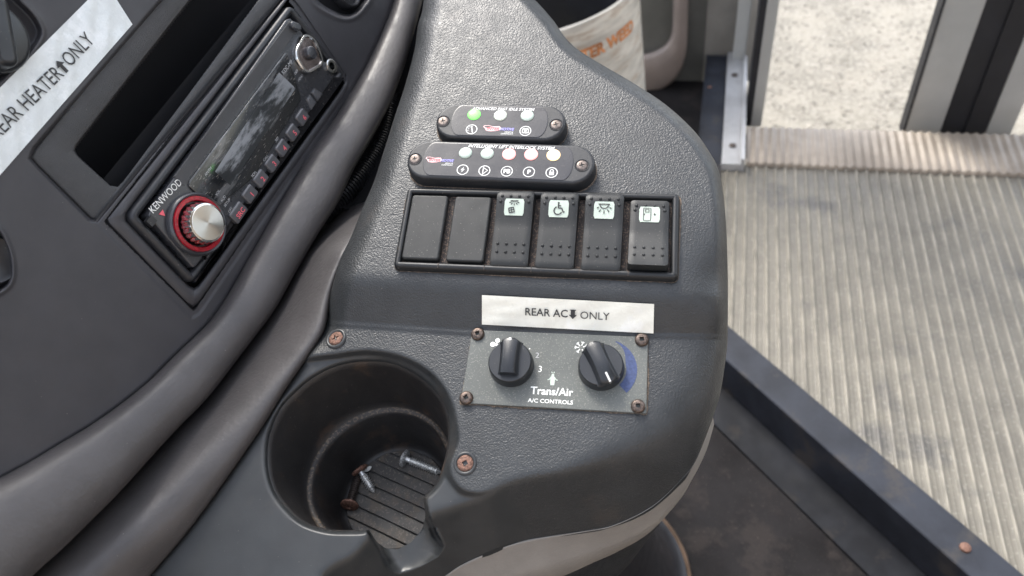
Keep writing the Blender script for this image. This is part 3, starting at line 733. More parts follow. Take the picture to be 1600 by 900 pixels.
        st([(-2.6, .3), (-2.6, -.6)], .35); fl([(2.2, .7), (2.2, -.7), (3.5, 0)])
    me = g.mesh('pict'); me.transform(T); obj('pictogram', me, MT['ink'], ip)
    return ro
for k, (kind, c, lb) in enumerate((('panel_light', (800.5, 356), 'rocker with a lamp over a book pictogram'), ('wheelchair', (870.5, 359), 'rocker with a wheelchair pictogram'),
                                  ('dome_light', (942, 361.5), 'rocker with a dome lamp pictogram'), ('door', (1014, 363), 'rocker with a door and arrow pictogram, tipped the other way'))):
    r_ = rocker(kind, c); r_['label'] = lb

# ------------------------------------------------------------------ AC control panel
HP = -.0150
ac = np.array([CF.loc(*p, HP)[:2] for p in ((740, 515), (1013, 530), (1010, 645), (718, 633))]); acx, acy = ac.mean(0)
rotp = math.atan2(*(ac[1]+ac[2]-ac[0]-ac[3])[::-1])
ACM = CF.mat(acx, acy, HP, rotp); AC = thing('climate_control_panel', 'grey green metal plate with two black rotary knobs and four rusty screws', 'control panel', ACM)
ainv = ACM.inverted() @ CF.mat()
def al(px, py, h=0.): v = ainv @ Vector(CF.loc(px, py, HP+h)); return v.x, v.y
pc = [al(740, 515, .001), al(1013, 530, .001), al(1010, 645, .001), al(718, 633, .001)]
# true rectangle from the traced corners
w_ = (abs(pc[1][0]-pc[0][0])+abs(pc[2][0]-pc[3][0]))/2; h_ = (pc[0][1]+pc[1][1]-pc[2][1]-pc[3][1])/2
pc = [(pc[0][0]*.6-w_/2*.4, h_/2), (pc[1][0]*.6+w_/2*.4, h_/2), (pc[2][0]*.6+w_/2*.4, -h_/2), (pc[3][0]*.6-w_/2*.4, -h_/2)]
obj('plate', slab(roundpoly(pc, .0006, 3), -.001, .0016, .0003, 2).mesh('plate', 40), MT['acplate'], AC)
Z = .00178
dust_edge(pc, AC, .0002, .0002, .0011)
def grp(g, name, m, par=AC): return obj(name, g.mesh(name), m, par)
x, y = al(862, 612, Z); place_text('brand_print', 'Trans/Air', .0056, MT['white'], AC, x, y, Z, 0, bold=.00010)
x, y = al(860, 627.5, Z); place_text('caption_print', 'A/C CONTROLS', .0029, MT['white'], AC, x, y, Z, 0, bold=.00004, sx=1.1)
x, y = al(839.5, 555.5, Z); place_text('number_print', '2', .0042, MT['print_grey'], AC, x, y, Z, 0)
x, y = al(844, 577, Z); place_text('number_print', '3', .0048, MT['white'], AC, x, y, Z, 0)
g = MB()                                        # fan mark
for (px, py, r) in ((777.5, 532, .0013), (770, 538, .0014), (775.5, 538, .0008)):
    x, y = al(px, py, Z); flat(g, circ(r, 12, x, y), Z)
x, y = al(827.5, 545, Z); flat(g, circ(.0004, 8, x, y), Z)
grp(g, 'fan_print', MT['white'])
g = MB()                                        # snowflake mark
x, y = al(908, 543, Z)
for a in (20, 75, 130, 180, 235, 300):
    c, s_ = math.cos(math.radians(a)), math.sin(math.radians(a)); stroke(g, [(x+.001*c, y+.001*s_), (x+.0034*c, y+.0034*s_)], .0005, Z)
    for b in (-40, 40):
        c2, s2 = math.cos(math.radians(a+b)), math.sin(math.radians(a+b)); stroke(g, [(x+.0022*c, y+.0022*s_), (x+.0022*c+.0013*c2, y+.0022*s_+.0013*s2)], .0003, Z)
grp(g, 'snowflake_print', MT['white'])
g = MB()                                        # little beetle-shaped mark
x, y = al(863.5, 592, Z)
flat(g, [(x+.0016*a, y+.0034*b) for a, b in ((0, .85), (.4, .7), (.5, .3), (.75, 0), (.72, -.6), (.6, -1), (-.6, -1), (-.72, -.6), (-.75, 0), (-.5, .3), (-.4, .7))], Z)
for s_ in (-1, 1):
    stroke(g, [(x+s_*.0008, y+.0010), (x+s_*.0018, y-.0004), (x+s_*.0026, y-.0006)], .0005, Z); stroke(g, [(x+s_*.0003, y+.0030), (x+s_*.0008, y+.0038)], .0004, Z)
grp(g, 'figure_print', MT['icon_plate'])
kx2, ky2 = al(938, 572, .006)
bx, by = al(945, 577, Z)
arcp = []
# blue wedge: swelling crescent round the right knob
n_ = 26
for k in range(n_+1):
    a = math.radians(72-118*k/n_); arcp.append((bx+0.0163*math.cos(a), by+0.0163*math.sin(a)))
for k in range(n_, -1, -1):
    a = math.radians(72-118*k/n_); wdt = .0006+.0048*sstep(0, n_*.5, k); arcp.append((bx+(0.0163-wdt)*math.cos(a), by+(0.0163-wdt)*math.sin(a)))
g = MB(); vs = [(a, b, Z) for a, b in arcp]; N2 = n_+1
g.add(vs, [(k, k+1, 2*N2-2-k, 2*N2-1-k) for k in range(n_)]); grp(g, 'blue_arc_print', MT['blue'])
# short red trace of the warm end
def knob(px, py, rot, label, pointer):
    x, y = al(px, py, .012); H = .0145; r = .0115
    kt = MB(); T = Matrix.Translation((x, y, 0)) @ Matrix.Rotation(rot, 4, 'Z')
    lathe([(r*1.03, .0017), (r*1.02, .003), (r*.985, .0075), (r*.95, .0084), (r*.93, .0087)], 48, T, mb=kt)
    ko = obj('knob', kt.mesh('knob', 50), MT['knob'], AC); ko['label'] = label
    # grip bar: concave flanks, domed top
    g = MB(); n = 16; prof = []
    L_ = r*.97
    xs = np.linspace(-L_ if pointer else -L_*.66, L_, n+1)
    rows_ = []
    for i, yv in enumerate(xs):
        u = yv/L_; wb = .0056-.0008*(1-u*u); wb = min(wb, math.sqrt(max(1e-9, (r*1.0)**2-yv*yv))*.98+.0004); zt = H-.0012*u*u-.0018*max(0, -u)**2
        rows_.append([(-wb-.0008, yv, .0084), (-wb*.86, yv, .0095), (-wb*.78, yv, zt-.0007), (-wb*.62, yv, zt-.0001), (0, yv, zt), (wb*.62, yv, zt-.0001), (wb*.78, yv, zt-.0007), (wb*.86, yv, .0095), (wb+.0008, yv, .0084)])
    vs = [v for rw in rows_ for v in rw]; m_ = 9; fs = [(i*m_+j, i*m_+j+1, (i+1)*m_+j+1, (i+1)*m_+j) for i in range(n) for j in range(m_-1)]
    fs += [tuple(range(m_)), tuple(n*m_+j for j in range(m_))]
    me = g.add(vs, fs).mesh('grip', 50); me.transform(T); obj('grip', me, MT['knob'], ko)
    if pointer:
        g = MB(); stroke(g, [(-.0005, -r*.60), (.0006, -r*.8), (.0008, -r*.99)], .0011, .0151 if False else H-.0022)
        # pointer line painted down the front end of the grip
        g = MB(); P = [(0, -L_*.55), (.0001, -L_*.75), (.0002, -L_*.98)]
        zz = [H-.0012*(.55**2)-.0018*.55**2+.0001, H-.0030*(.75**2)+.0001, H-.0030*.96+.0001]
        vs = []; 
        for (a, b), c in zip(P, zz): vs += [(a-.0005, b, c), (a+.0005, b, c)]
        vs += [(-.0003, -L_*1.006, H-.0045), (.0007, -L_*1.006, H-.0045)]
        me = g.add(vs, [(0, 1, 3, 2), (2, 3, 5, 4), (4, 5, 7, 6)]).mesh('ptr'); me.transform(T); obj('pointer_mark', me, MT['white'], ko)
    else:
        g = MB(); vs = [(-.0005, L_*.86, H-.0007), (.0005, L_*.86, H-.0007), (.0005, L_*.99, H-.0010), (-.0005, L_*.99, H-.0010)]
        me = g.add(vs, [(0, 1, 2, 3)]).mesh('ptr'); me.transform(T); obj('pointer_mark', me, MT['white'], ko)
    return ko
knob(795, 561, 0, 'fan knob with its grip turned straight up', False)
knob(938.5, 566, math.radians(27), 'temperature knob turned askew with a cream pointer line', True)
for (px, py) in ((746, 521), (1003, 530), (728, 621), (997, 634)):
    x, y = al(px, py, .003); screw_head('screw', .0036, MT['rust2'], AC, x, y, .0016, 'square', .55, random.uniform(0, 1))

# ------------------------------------------------------------------ draped labels
def quad_map(q, u, v):                          # u,v in 0..1 ; q = TL,TR,BR,BL pixels
    q = np.array(q, float); u = np.asarray(u)[..., None]; v = np.asarray(v)[..., None]
    return (q[0]*(1-u)+q[1]*u)*(1-v)+(q[3]*(1-u)+q[2]*u)*v
stq = [(753, 461), (1022, 475), (1021, 521), (753, 507)]
u, v = np.meshgrid(np.linspace(0, 1, 60), np.linspace(0, 1, 14)); pq = quad_map(stq, u, v)
SP = console_local(pq[..., 0], pq[..., 1], .0004); 
cst = SP.reshape(-1, 3).mean(0)
# lay the tape as a nearly flat strip: plane fit with slight waviness
Cc = SP.reshape(-1, 3)-cst; _, _, vt = np.linalg.svd(Cc); nrm = vt[2]*np.sign(vt[2][2])
FT = Fr(CF.o+CF.R @ cst, CF.R @ vt[0]*np.sign(vt[0][0]), CF.R @ nrm)
mx = (Cc @ nrm).max(); 
wave = .00025*np.sin(u*23+v*3)*np.sin(v*5+1)+.0003*np.exp(-((u-.12)/.07)**2)*np.abs(np.sin(v*9))
P = to_local(planepts(pq[..., 0], pq[..., 1], mx*.35+.0006+wave, FT), FT)
lab = thing('rear_ac_label', 'cream label tape with black capitals above the two rotary knobs', 'label', FT.mat())
edge = P.copy(); 
obj('tape', grid_mesh(P[::-1], 'tape'), MT['sticker'], lab)
def text_on_quad(s, size, u0, vc, fr, quad, hoff, name, parent, m, **kw):
    q0 = to_local(planepts(*[np.array([a]) for a in quad_map(quad, u0, vc)], np.array([hoff]), fr), fr)[0]
    q1 = to_local(planepts(*[np.array([a]) for a in quad_map(quad, u0+.05, vc)], np.array([hoff]), fr), fr)[0]
    return place_text(name, s, size, m, parent, q0[0], q0[1], hoff, math.atan2(q1[1]-q0[1], q1[0]-q0[0]), **kw)
hz = mx*.35+.0014
text_on_quad('REAR AC', .0058, .374, .5, FT, stq, hz, 'lettering', lab, MT['ink'], sx=.98, bold=.00006)
text_on_quad('ONLY', .0057, .656, .52, FT, stq, hz, 'lettering', lab, MT['ink'], sx=1.0)
q0 = to_local(planepts(np.array([895.]), np.array([491.]), np.array([hz]), FT), FT)[0]
g = MB(); x, y = q0[0], q0[1]; stroke(g, [(x, y+.0024), (x, y-.0006)], .0022, hz); flat(g, [(x-.0021, y-.0004), (x, y-.0027), (x+.0021, y-.0004)], hz); stroke(g, [(x-.0016, y+.0022), (x+.0016, y+.0022)], .0004, hz)
obj('arrow_print', g.mesh('arr'), MT['ink'], lab)
# dark gap of the console foot under the label comes from its own shadow

# ------------------------------------------------------------------ loose screws in the cup
def loose_screw(label, head_px, tip_px, m_head, m_shaft, hz=.005, r=.0024, lift=0.):
    a = CUPF.loc(*head_px, hz+lift); b = CUPF.loc(*tip_px, .002)
    A_ = Vector(a); B_ = Vector(b); L_ = (B_-A_).length; zz = (B_-A_).normalized()
    Rm = zz.to_track_quat('Z', 'Y').to_matrix().to_4x4(); Mx = CUPF.mat() @ Matrix.Translation(A_) @ Rm
    t = thing('loose_screw', label, 'screw', Mx, 'loose screws in the cup holder')
    prof = []; z = .0012; pitch = .0014
    prof.append((r*.8, z)); z = .004
    while z < L_-.003: prof += [(r*.72, z), (r*1.12, z+pitch*.5), (r*.72, z+pitch)]; z += pitch
    prof += [(r*.5, L_-.0012), (.0001, L_)]
    obj('shaft', lathe(prof, 14, close=False).mesh('shaft', 25), m_shaft, t)
    obj('head', lathe([(r*.8, .0016), (r*2.0, .0012), (r*2.3, .0004), (r*2.2, -.0006), (r*1.5, -.0014), (r*.8, -.0016), (r*.6, -.0004), (.0001, -.0002)], 20).mesh('head', 30), m_head, t)
loose_screw('silver pan head screw lying at the far right of the cup floor', (632, 716), (690, 739), MT['steel'], MT['steel'])
loose_screw('rusty headed screw leaning at the left of the cup floor', (562, 734), (585, 770), MT['rust'], MT['steel'], lift=.004)
loose_screw('short dark rusty screw deepest in the shade of the cup', (546, 789), (560, 742), MT['rust'], MT['darkscrew'], lift=.001)
p = CUPF.at(575, 733, .004); 
chip = obj('paint_chip', lathe([(.0022, 0), (.002, .0007), (.0012, .001)], 9, Matrix.Diagonal((1.2, .6, 1, 1))).mesh('chip'), MT['white']); chip.matrix_world = Fr(p, CUPF.x*.7+CUPF.y*.7, CUPF.z).mat()
tagp(chip, 'tiny white flake caught on the edge of the cup floor', 'paint flake')

# ------------------------------------------------------------------ dashboard
ACv = [(628, -60), (617, 0), (600, 45), (572, 105), (530, 175), (480, 250), (432, 330), (395, 395), (352, 470), (325, 507), (280, 550), (233, 597), (187, 634), (140, 667), (93, 695), (47, 723), (0, 748), (-60, 778), (-140, 815)]
BCv = [(672, -60), (660, 0), (646, 55), (628, 115), (608, 165), (578, 222), (555, 261), (528, 317), (500, 361), (461, 428), (430, 483), (387, 541), (326, 620), (280, 667), (233, 718), (187, 769), (140, 816), (93, 862), (51, 900), (-30, 985)]
CCv = [(690, -60), (676, 0), (662, 60), (650, 120), (635, 180), (605, 260), (570, 335), (533, 415), (517, 465), (508, 512), (490, 545), (448, 606), (410, 667), (364, 734), (298, 825), (235, 900), (150, 1000)]
SLOT = [(115, 233), (119, 243), (170, 291), (184, 294), (194, 283), (410, -10), (470, -90), (380, -90), (300, -4)]
INS = [(46, 248), (58, 262), (140, 345), (152, 346), (437, 0), (500, -90), (330, -90), (252, 0), (52, 232)]
RAD = [(150, 347), (300, 497), (312, 490), (545, 150), (548, 128), (462, 0), (440, -30)]
FREC = [(-90, 60), (-60, 172), (-30, 152), (0, 126), (22, 104), (42, 85), (56, 68), (63, 53), (60, 40), (50, 24), (26, 0), (0, -22), (-40, -50)]
REC2 = [(488, -8), (500, 8), (530, 24), (550, 24), (566, 10), (577, -14), (560, -60), (500, -60)]
REC3 = [(-60, 340), (-10, 355), (10, 385), (17, 420), (10, 445), (-20, 460), (-60, 460)]
FREC, REC2, REC3 = [[tuple(p) for p in catmull(q_+[q_[0]], 90)[:-1]] for q_ in (FREC, REC2, REC3)]
def hD(px, py):
    h = np.zeros_like(px)
    h = h-4.5*sstep(-2, 3, sdist(px, py, INS))
    h = h-.6*sstep(-3, 3, sdist(px, py, RAD))
    sl_ = sdist(px, py, SLOT); h = h-45*sstep(-1, 2.2, sl_)
    for P_, dp in ((FREC, 6), (REC2, 14), (REC3, 12)):
        q = sdist(px, py, P_); h = h-dp*sstep(-3, 5, q)+1.0*np.exp(-((q+4)/4)**2)
    a = poly_dist(px, py, ACv, False); h = h-1.5*np.clip(1-a/6, 0, 1)**2
    rl = sdist(px, py, RAD); h = h - 5*sstep(3, 10, rl)*0
    return h/1000
AP = catmull(ACv, 900); ys = np.arange(-60, 815, 2.2)
ax_y = np.interp(ys, AP[:, 1], AP[:, 0]); s = np.linspace(0, 1, 300)
x0 = -140
PXd = x0+(ax_y-x0)[:, None]*s[None, :]; PYd = np.repeat(ys[:, None], len(s), 1)
Hd_ = hD(PXd, PYd)
# gentle barrel curvature of the whole fascia
dash = thing('dashboard', 'dark grey dashboard with padded edge rolls and a long storage slot', 'dashboard', DF.mat())
Pd = to_local(planepts(PXd, PYd, Hd_, DF), DF)
rl = sdist((PXd[:-1, :-1]+PXd[1:, 1:])/2, (PYd[:-1, :-1]+PYd[1:, 1:])/2, RAD)
obj('fascia', grid_mesh(Pd, 'fascia', rl < 9), MT['dash'], dash)
def dl(px, py, h=0.): p = DF.loc(px, py, h); return p[0], p[1]
def dpoly_(pts, h): return [dl(x, y, h) for x, y in pts]
# textured insert round the slot, a separate moulding
def inset_ring(outer_px, inner_px, h, m, name, n=90):
    O = closed_curve_lin(outer_px, n); I = closed_curve_lin(inner_px, n)
    return O, I
u_ = np.linspace(0, 1, 60)
def quadstrip(polyA, polyB, hA_, hB_, name, m, parent, n=80, rows_=6, fr=DF):
    A_ = catmull(polyA, n); B_ = catmull(polyB, n); out_ = []
    for t in np.linspace(0, 1, rows_):
        q = A_*(1-t)+B_*t; hh = hA_*(1-t)+hB_*t; out_.append(to_local(planepts(q[:, 0], q[:, 1], np.full(n, hh), fr), fr))
    return obj(name, grid_mesh(np.stack(out_, 0), name), m, parent)
# U-shaped face of the insert: between INS outline and SLOT outline
Oi = [(500, -90), (437, 0), (300, 166), (158, 340), (150, 343), (142, 339), (60, 258), (50, 246), (56, 234), (150, 116), (252, 2), (330, -90)]
Ii = [(470, -90), (407, -4), (300, 140), (193, 283), (184, 292), (172, 290), (122, 245), (116, 236), (119, 226), (200, 122), (296, 0), (370, -90)]
Ao = lin(Oi, 160); 
def param_by(P, ref):                           # resample by key correspondences
    out_ = []
    for i in range(len(P)-1):
        k = 12
        for t in range(k): out_.append(np.array(P[i])*(1-t/k)+np.array(P[i+1])*t/k)
    out_.append(np.array(P[-1])); return np.array(out_)
Ao = param_by(Oi, 0); Ai = param_by(Ii, 0); lv = []
for t, hh in ((-.02, -.0045), (0, -.0036), (.06, -.0032), (.5, -.0032), (.94, -.0032), (.99, -.0036), (1.0, -.006), (1.0, -.03)):
    q = Ao*(1-t)+Ai*t; lv.append(to_local(planepts(q[:, 0], q[:, 1], np.full(len(q), hh), DF), DF))
obj('slot_surround', grid_mesh(np.stack(lv, 0), 'ins'), MT['insert'], dash)
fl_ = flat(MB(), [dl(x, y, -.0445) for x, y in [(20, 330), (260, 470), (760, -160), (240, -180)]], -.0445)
obj('slot_shade_sheet', fl_.mesh('sb'), MT['deep'], dash)  # black sheet painting the shade inside the slot
# radio bay: sloped surround frame between the fascia cut-out and the radio
Ro = [(560, 40), (545, 60)]
bayO = [(444, -8), (151, 347), (156, 352), (290, 487), (301, 493), (311, 486), (540, 160), (546, 145), (545, 130), (470, 14), (462, 0)]
bayI = [(449, 0), (196, 333), (196, 345), (295, 448), (303, 452), (311, 446), (531, 142), (541, 125), (541, 112), (464, 3), (456, -4)]
def ringstrip(O_, I_, levels, name, m, parent, fr=DF, closed=True):
    if closed: O_ = O_+[O_[0]]; I_ = I_+[I_[0]]
    a_ = param_by(O_, 0); b_ = param_by(I_, 0); rows2 = []
    for (t, hh) in levels:
        q = a_*(1-t)+b_*t; rows2.append(to_local(planepts(q[:, 0], q[:, 1], np.full(len(q), hh), fr), fr))
    return obj(name, grid_mesh(np.stack(rows2, 0), name), m, parent)
bay = ringstrip(bayO, bayI, [(-.12, -.0008), (0, -.001), (.12, -.005), (.3, -.0055), (.36, -.0015), (.42, -.0003), (.9, .0005), (1.0, -.001), (1.05, -.006)], 'radio_bay', MT['dash'], dash)
obj('bay_leak_blocker', flat(MB(), dpoly_([(-20, 600), (120, 330), (440, -60), (620, -60), (620, 140), (380, 520)], -.012), -.012).mesh('bb'), MT['deep'], dash)  # black sheet added to stop light showing through round the radio
obj('leak_blocker', flat(MB(), dpoly_([(-350, 1150), (-350, -350), (800, -350), (640, 300), (430, 700), (150, 1150)], -.075), -.075).mesh('cc'), MT['deep'], dash)  # black backing sheet added to block light leaks behind the dashboard
# padded rolls
def roll(name, curves, m, n=160, fr=DF):
    """curves: list of (pixel curve, depth function) lofted with a spline across"""
    C_ = []
    for pts, hf in curves:
        c = catmull(pts, n); t = np.linspace(0, 1, n); C_.append((c, hf(t)))
    rows3 = []
    K = len(C_)
    Pk = []
    for c, z in C_:
        d = np.stack([(c[:, 0]-800)/FPX, (c[:, 1]-450)/FPX, np.ones(n)], -1) @ M.T
        Pk.append(CAM+d*z[:, None])
    Pk = np.stack(Pk, 0)
    cols = []
    for i in range(n): cols.append(catmull3(Pk[:, i], 26))
    G_ = np.stack(cols, 0)
    return obj(name, grid_mesh(to_local(G_, fr), name), m, dash)
def catmull3(P, n):
    P = np.vstack([2*P[0]-P[1], P, 2*P[-1]-P[-2]]); seg = len(P)-3; out_ = []
    for u in np.linspace(0, seg-1e-6, n):
        i = int(u); t = u-i; p0, p1, p2, p3 = P[i:i+4]
        out_.append(.5*((2*p1)+(-p0+p2)*t+(2*p0-5*p1+4*p2-p3)*t*t+(-p0+3*p1-3*p2+p3)*t**3))
    return np.array(out_)
cA = catmull(ACv, 160); zA = ((DF.o-CAM).dot(DF.z))/((np.stack([(cA[:, 0]-800)/FPX, (cA[:, 1]-450)/FPX, np.ones(160)], -1) @ M.T) @ DF.z)
zA = np.convolve(np.pad(zA, 4, 'edge'), np.ones(9)/9, 'valid')
def mixc(t): 
    a = catmull(ACv, 60); b = catmull(BCv, 60); return (a*(1-t)+b*t).tolist()
def mixc2(t):
    a = catmull(BCv, 60); b = catmull(CCv, 60); return (a*(1-t)+b*t).tolist()
roll('upper_roll', [(mixc(-.06), lambda t: zA+.006), (mixc(0), lambda t: zA-.0008), (mixc(.07), lambda t: zA-.0052), (mixc(.2), lambda t: zA-.0082), (mixc(.45), lambda t: zA-.0085), (mixc(.7), lambda t: zA-.0070), (mixc(.9), lambda t: zA-.0030), (mixc(.98), lambda t: zA+.003), (mixc(1.0), lambda t: zA+.010), (mixc(.97), lambda t: zA+.030), (mixc(.8), lambda t: zA+.045)], MT['roll'])
cC = catmull(CCv, 160); zC = ((CF.o-CAM).dot(CF.z)-.014)/((np.stack([(cC[:, 0]-800)/FPX, (cC[:, 1]-450)/FPX, np.ones(160)], -1) @ M.T) @ CF.z)
fin = sstep(.25, .40, np.linspace(0, 1, 160))    # higher up the lower roll sinks away behind the conduit
sink = (1-fin)*.14
zB = np.maximum(zA, zC*.0)+.02
def zmix(k, off): return lambda t: zB*(1-k)+zC*k+off+sink
roll('lower_roll', [(mixc2(-.35), zmix(0, .022)), (mixc2(-.08), zmix(.05, .008)), (mixc2(.08), zmix(.15, -.001)), (mixc2(.25), zmix(.32, -.006)), (mixc2(.5), zmix(.55, -.009)), (mixc2(.75), zmix(.8, -.006)), (mixc2(.93), zmix(.97, 0)), (mixc2(1.0), zmix(1, .008)), (mixc2(1.0), zmix(1, .03))], MT['roll'])
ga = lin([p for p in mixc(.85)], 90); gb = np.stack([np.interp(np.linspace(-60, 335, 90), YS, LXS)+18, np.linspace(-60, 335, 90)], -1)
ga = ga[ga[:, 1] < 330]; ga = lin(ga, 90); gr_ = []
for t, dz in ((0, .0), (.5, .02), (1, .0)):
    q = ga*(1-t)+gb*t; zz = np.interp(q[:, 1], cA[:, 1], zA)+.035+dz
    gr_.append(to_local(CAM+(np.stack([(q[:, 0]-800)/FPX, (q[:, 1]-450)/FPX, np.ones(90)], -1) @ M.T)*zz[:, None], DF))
obj('gap_shade_strip', grid_mesh(np.stack(gr_, 0), 'gl'), MT['deep'], dash)  # near-black strip added where the gap is only in shade
# dashboard knob in its rounded recess (top left) and two finger recesses
p = dl(4, 62, .0); g = lathe([(.0170, -.006), (.0165, .002), (.0155, .004), (.014, .0045)], 40, Matrix.Translation((p[0]-.004, p[1]+.004, 0)))
kn = obj('heater_knob', g.mesh('hk', 50), MT['knob'], dash); 
g = MB(); T = Matrix.Translation((p[0]-.004, p[1]+.004, 0)) @ Matrix.Rotation(math.radians(-42), 4, 'Z')
me = slab(rrect(.010, .031, .004, 5), .003, .014, .0025, 4).mesh('grip', 60); me.transform(T); obj('grip', me, MT['knob'], kn)
p = dl(538, -12, -.010); g = lathe([(.012, -.012), (.012, -.006), (.0105, -.0045), (.009, -.0055), (.0085, -.008)], 32, Matrix.Translation((p[0], p[1], 0))); obj('dash_knob', g.mesh('dk', 50), MT['black'], dash)
p = dl(-22, 408, -.010); g = lathe([(.012, -.012), (.012, -.004), (.0105, -.0025), (.009, -.0035)], 32, Matrix.Translation((p[0], p[1], 0))); obj('dash_knob', g.mesh('dk', 50), MT['black'], dash)

# heater label
hq = [(-95, 232), (165, -28), (207, 38), (-45, 325)]
hlab = thing('rear_heater_label', 'white label tape with thin black capitals running diagonally up the dashboard', 'label', DF.mat())
u, v = np.meshgrid(np.linspace(0, 1, 70), np.linspace(0, 1, 14)); pq = quad_map(hq, u, v)
wv = .0007+.00025*np.sin(u*31+v*4)*np.sin(v*6)+.0002*np.sin(u*57+v*11)
obj('tape', grid_mesh(to_local(planepts(pq[..., 0], pq[..., 1], wv, DF), DF)[::-1], 'tape2'), MT['sticker2'], hlab)
def dtext(s, size, p0, p1, h, m, parent, name='lettering', **kw):
    a = np.array(dl(*p0, h)); b = np.array(dl(*p1, h)); c = (a+b)/2
    return place_text(name, s, size, m, parent, c[0], c[1], h, math.atan2(b[1]-a[1], b[0]-a[0]), **kw)
dtext('REAR HEATER', .0094, (-8, 208), (90, 114), .0014, MT['ink'], hlab, sx=.80)
dtext('ONLY', .0094, (104, 97), (140, 59), .0014, MT['ink'], hlab, sx=.80)
a = np.array(dl(97, 104, .0014)); g = MB(); x, y = a
stroke(g, [(x, y-.0032), (x, y+.0008)], .0019, .0014); flat(g, [(x-.0025, y+.0006), (x+.0025, y+.0006), (x, y+.0034)], .0014); obj('arrow_print', g.mesh('ar'), MT['ink'], hlab)

# ------------------------------------------------------------------ radio
RB = DF.mat()
radio = thing('car_radio', 'black car radio with a silver volume dial ringed in red', 'car radio', RB)
def dpoly(pts, h): return [dl(x, y, h) for x, y in pts]
trimO = roundpoly(dpoly([(200, 338), (302, 445), (541, 116), (455, 5)], .003), .005, 6)
HT = .0030
mb = stack(MB(), trimO, [(-.0004, -.006), (0, .0005), (.0002, HT-.002), (.0009, HT-.0005), (.0022, HT), (.0036, HT-.0004), (.0046, HT-.0014), (.0048, -.002)], cap1=False)
obj('trim_ring', mb.mesh('trim', 50), MT['trim'], radio)
# lower left blank wing of the trim ring
wing = dpoly([(228, 352), (246, 372), (301, 430), (312, 415), (262, 356), (240, 330)], .004)
# faceplate body
fpO = dpoly([(231, 336), (303, 420), (340, 376), (524, 118), (455, 28), (448, 30)], .005)
fpO = roundpoly(fpO, .002, 4); HF = .0050
obj('faceplate', slab(fpO, -.004, HF, .0008, 3).mesh('face', 40), MT['satin'], radio)
z1 = HF+.0003
# brand corner patch
obj('disc_slot', slab(dpoly([(272, 276), (286, 290), (465, 47), (452, 33)], z1), HF-.001, z1+.0002, .0002, 1).mesh('ds'), MT['insert'], radio)
gl = roundpoly(dpoly([(291, 288), (332, 330), (395, 278), (470, 155), (452, 97), (447, 79)], z1), .003, 4)
obj('display_window', slab(gl, HF-.001, HF+.0012, .0005, 3).mesh('dw', 40), MT['glass'], radio)
z2 = HF+.0013
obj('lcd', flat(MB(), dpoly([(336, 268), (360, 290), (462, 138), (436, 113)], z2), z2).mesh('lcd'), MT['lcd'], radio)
dtext('KENWOOD', .0055, (241, 325), (277, 288), z1+.0002, MT['white'], radio, 'brand_print', sx=.86)
a = dl(254, 334, z1); g = MB(); flat(g, [(a[0]-.0018, a[1]+.0014), (a[0]+.0018, a[1]+.0014), (a[0], a[1]-.0018)], z1+.0002); obj('warning_mark', g.mesh('wm'), MT['red_mark'], radio)
g = MB(); box(g, *(lambda a: (a[0]-.0025, a[0]+.002, a[1]-.002, a[1]+.0022))(dl(237, 345, z1)), .003, HF+.001); obj('release_catch', g.mesh('rc'), MT['black'], radio)
dtext('KDC-MP', .0034, (443, 113), (455, 97), z2, MT['print_grey'], radio, 'model_print')
for (s_, p0, p1, sz) in (('VOL', (338, 305), (343, 297), .0022), ('AUD', (346, 315), (352, 306), .0022), ('SETUP', (349, 325), (361, 308), .0022), ('OFF', (357, 333), (363, 323), .0022), ('SCRL', (393, 277), (401, 267), .0022), ('CALL', (411, 253), (420, 241), .0022), ('REP', (430, 222), (436, 213), .0022), ('AM/FM', (320, 275), (331, 261), .0022), ('DISP', (460, 117), (466, 108), .0022), ('MENU', (466, 127), (473, 117), .0022)):
    dtext(s_, sz, p0, p1, z2, MT['print_grey'], radio, 'print')
# lower button ledge
obj('button_rail', slab(dpoly([(305, 437), (345, 392), (352, 350), (515, 120), (539, 121), (306, 441)], .0035), -.002, .0037, .0004, 2).mesh('br', 40), MT['gloss'], radio)
# red ring and dial
c = dl(310, 350, .007); T = Matrix.Translation((c[0], c[1], 0))
rg = obj('dial_surround', lathe([(.0180, .004), (.0176, .0078), (.0166, .0086), (.0156, .0080)], 48, T, close=False).mesh('sr', 50), MT['satin'], radio)
obj('red_ring', lathe([(.0158, .0076), (.0153, .0088), (.0133, .0088), (.0128, .0078)], 48, T, close=False).mesh('rr', 50), MT['red'], rg)
g = MB(); prof = [(.0118, .006), (.0118, .0100), (.0115, .0112), (.0112, .0146), (.0107, .0155), (.0098, .0158)]
n = 96; vs = []; fs = []
for i, (r, z) in enumerate(prof):
    for k in range(n):
        rr = r*(1-(.045 if (k % 4 < 2 and 1 <= i <= 3) else 0)); a_ = 2*pi*k/n; vs.append((c[0]+rr*math.cos(a_), c[1]+rr*math.sin(a_), z))
for i in range(len(prof)-1):
    for k in range(n): j = (k+1) % n; fs.append((i*n+k, i*n+j, (i+1)*n+j, (i+1)*n+k))
dial = obj('volume_dial', g.add(vs, fs).mesh('dial', 25), MT['chrome'], radio)
# spun-metal cap, anisotropic streaks from radial noise
mcap = base('spun_metal_cap', (.62, .60, .55), .28, 1.); N_, L_ = nodes(mcap); b = N_['Principled BSDF']
b.inputs['Anisotropic'].default_value = .85; tg = N_.new('ShaderNodeTangent'); tg.direction_type = 'RADIAL'; tg.axis = 'Z'; L_.new(tg.outputs[0], b.inputs['Tangent'])
me = lathe([(.0100, 0), (.0096, .0005), (.006, .0005), (.0002, .0005)], 64).mesh('cap', 40)
capo = obj('dial_cap', me, mcap, dial); capo.location = (c[0], c[1], .0155)
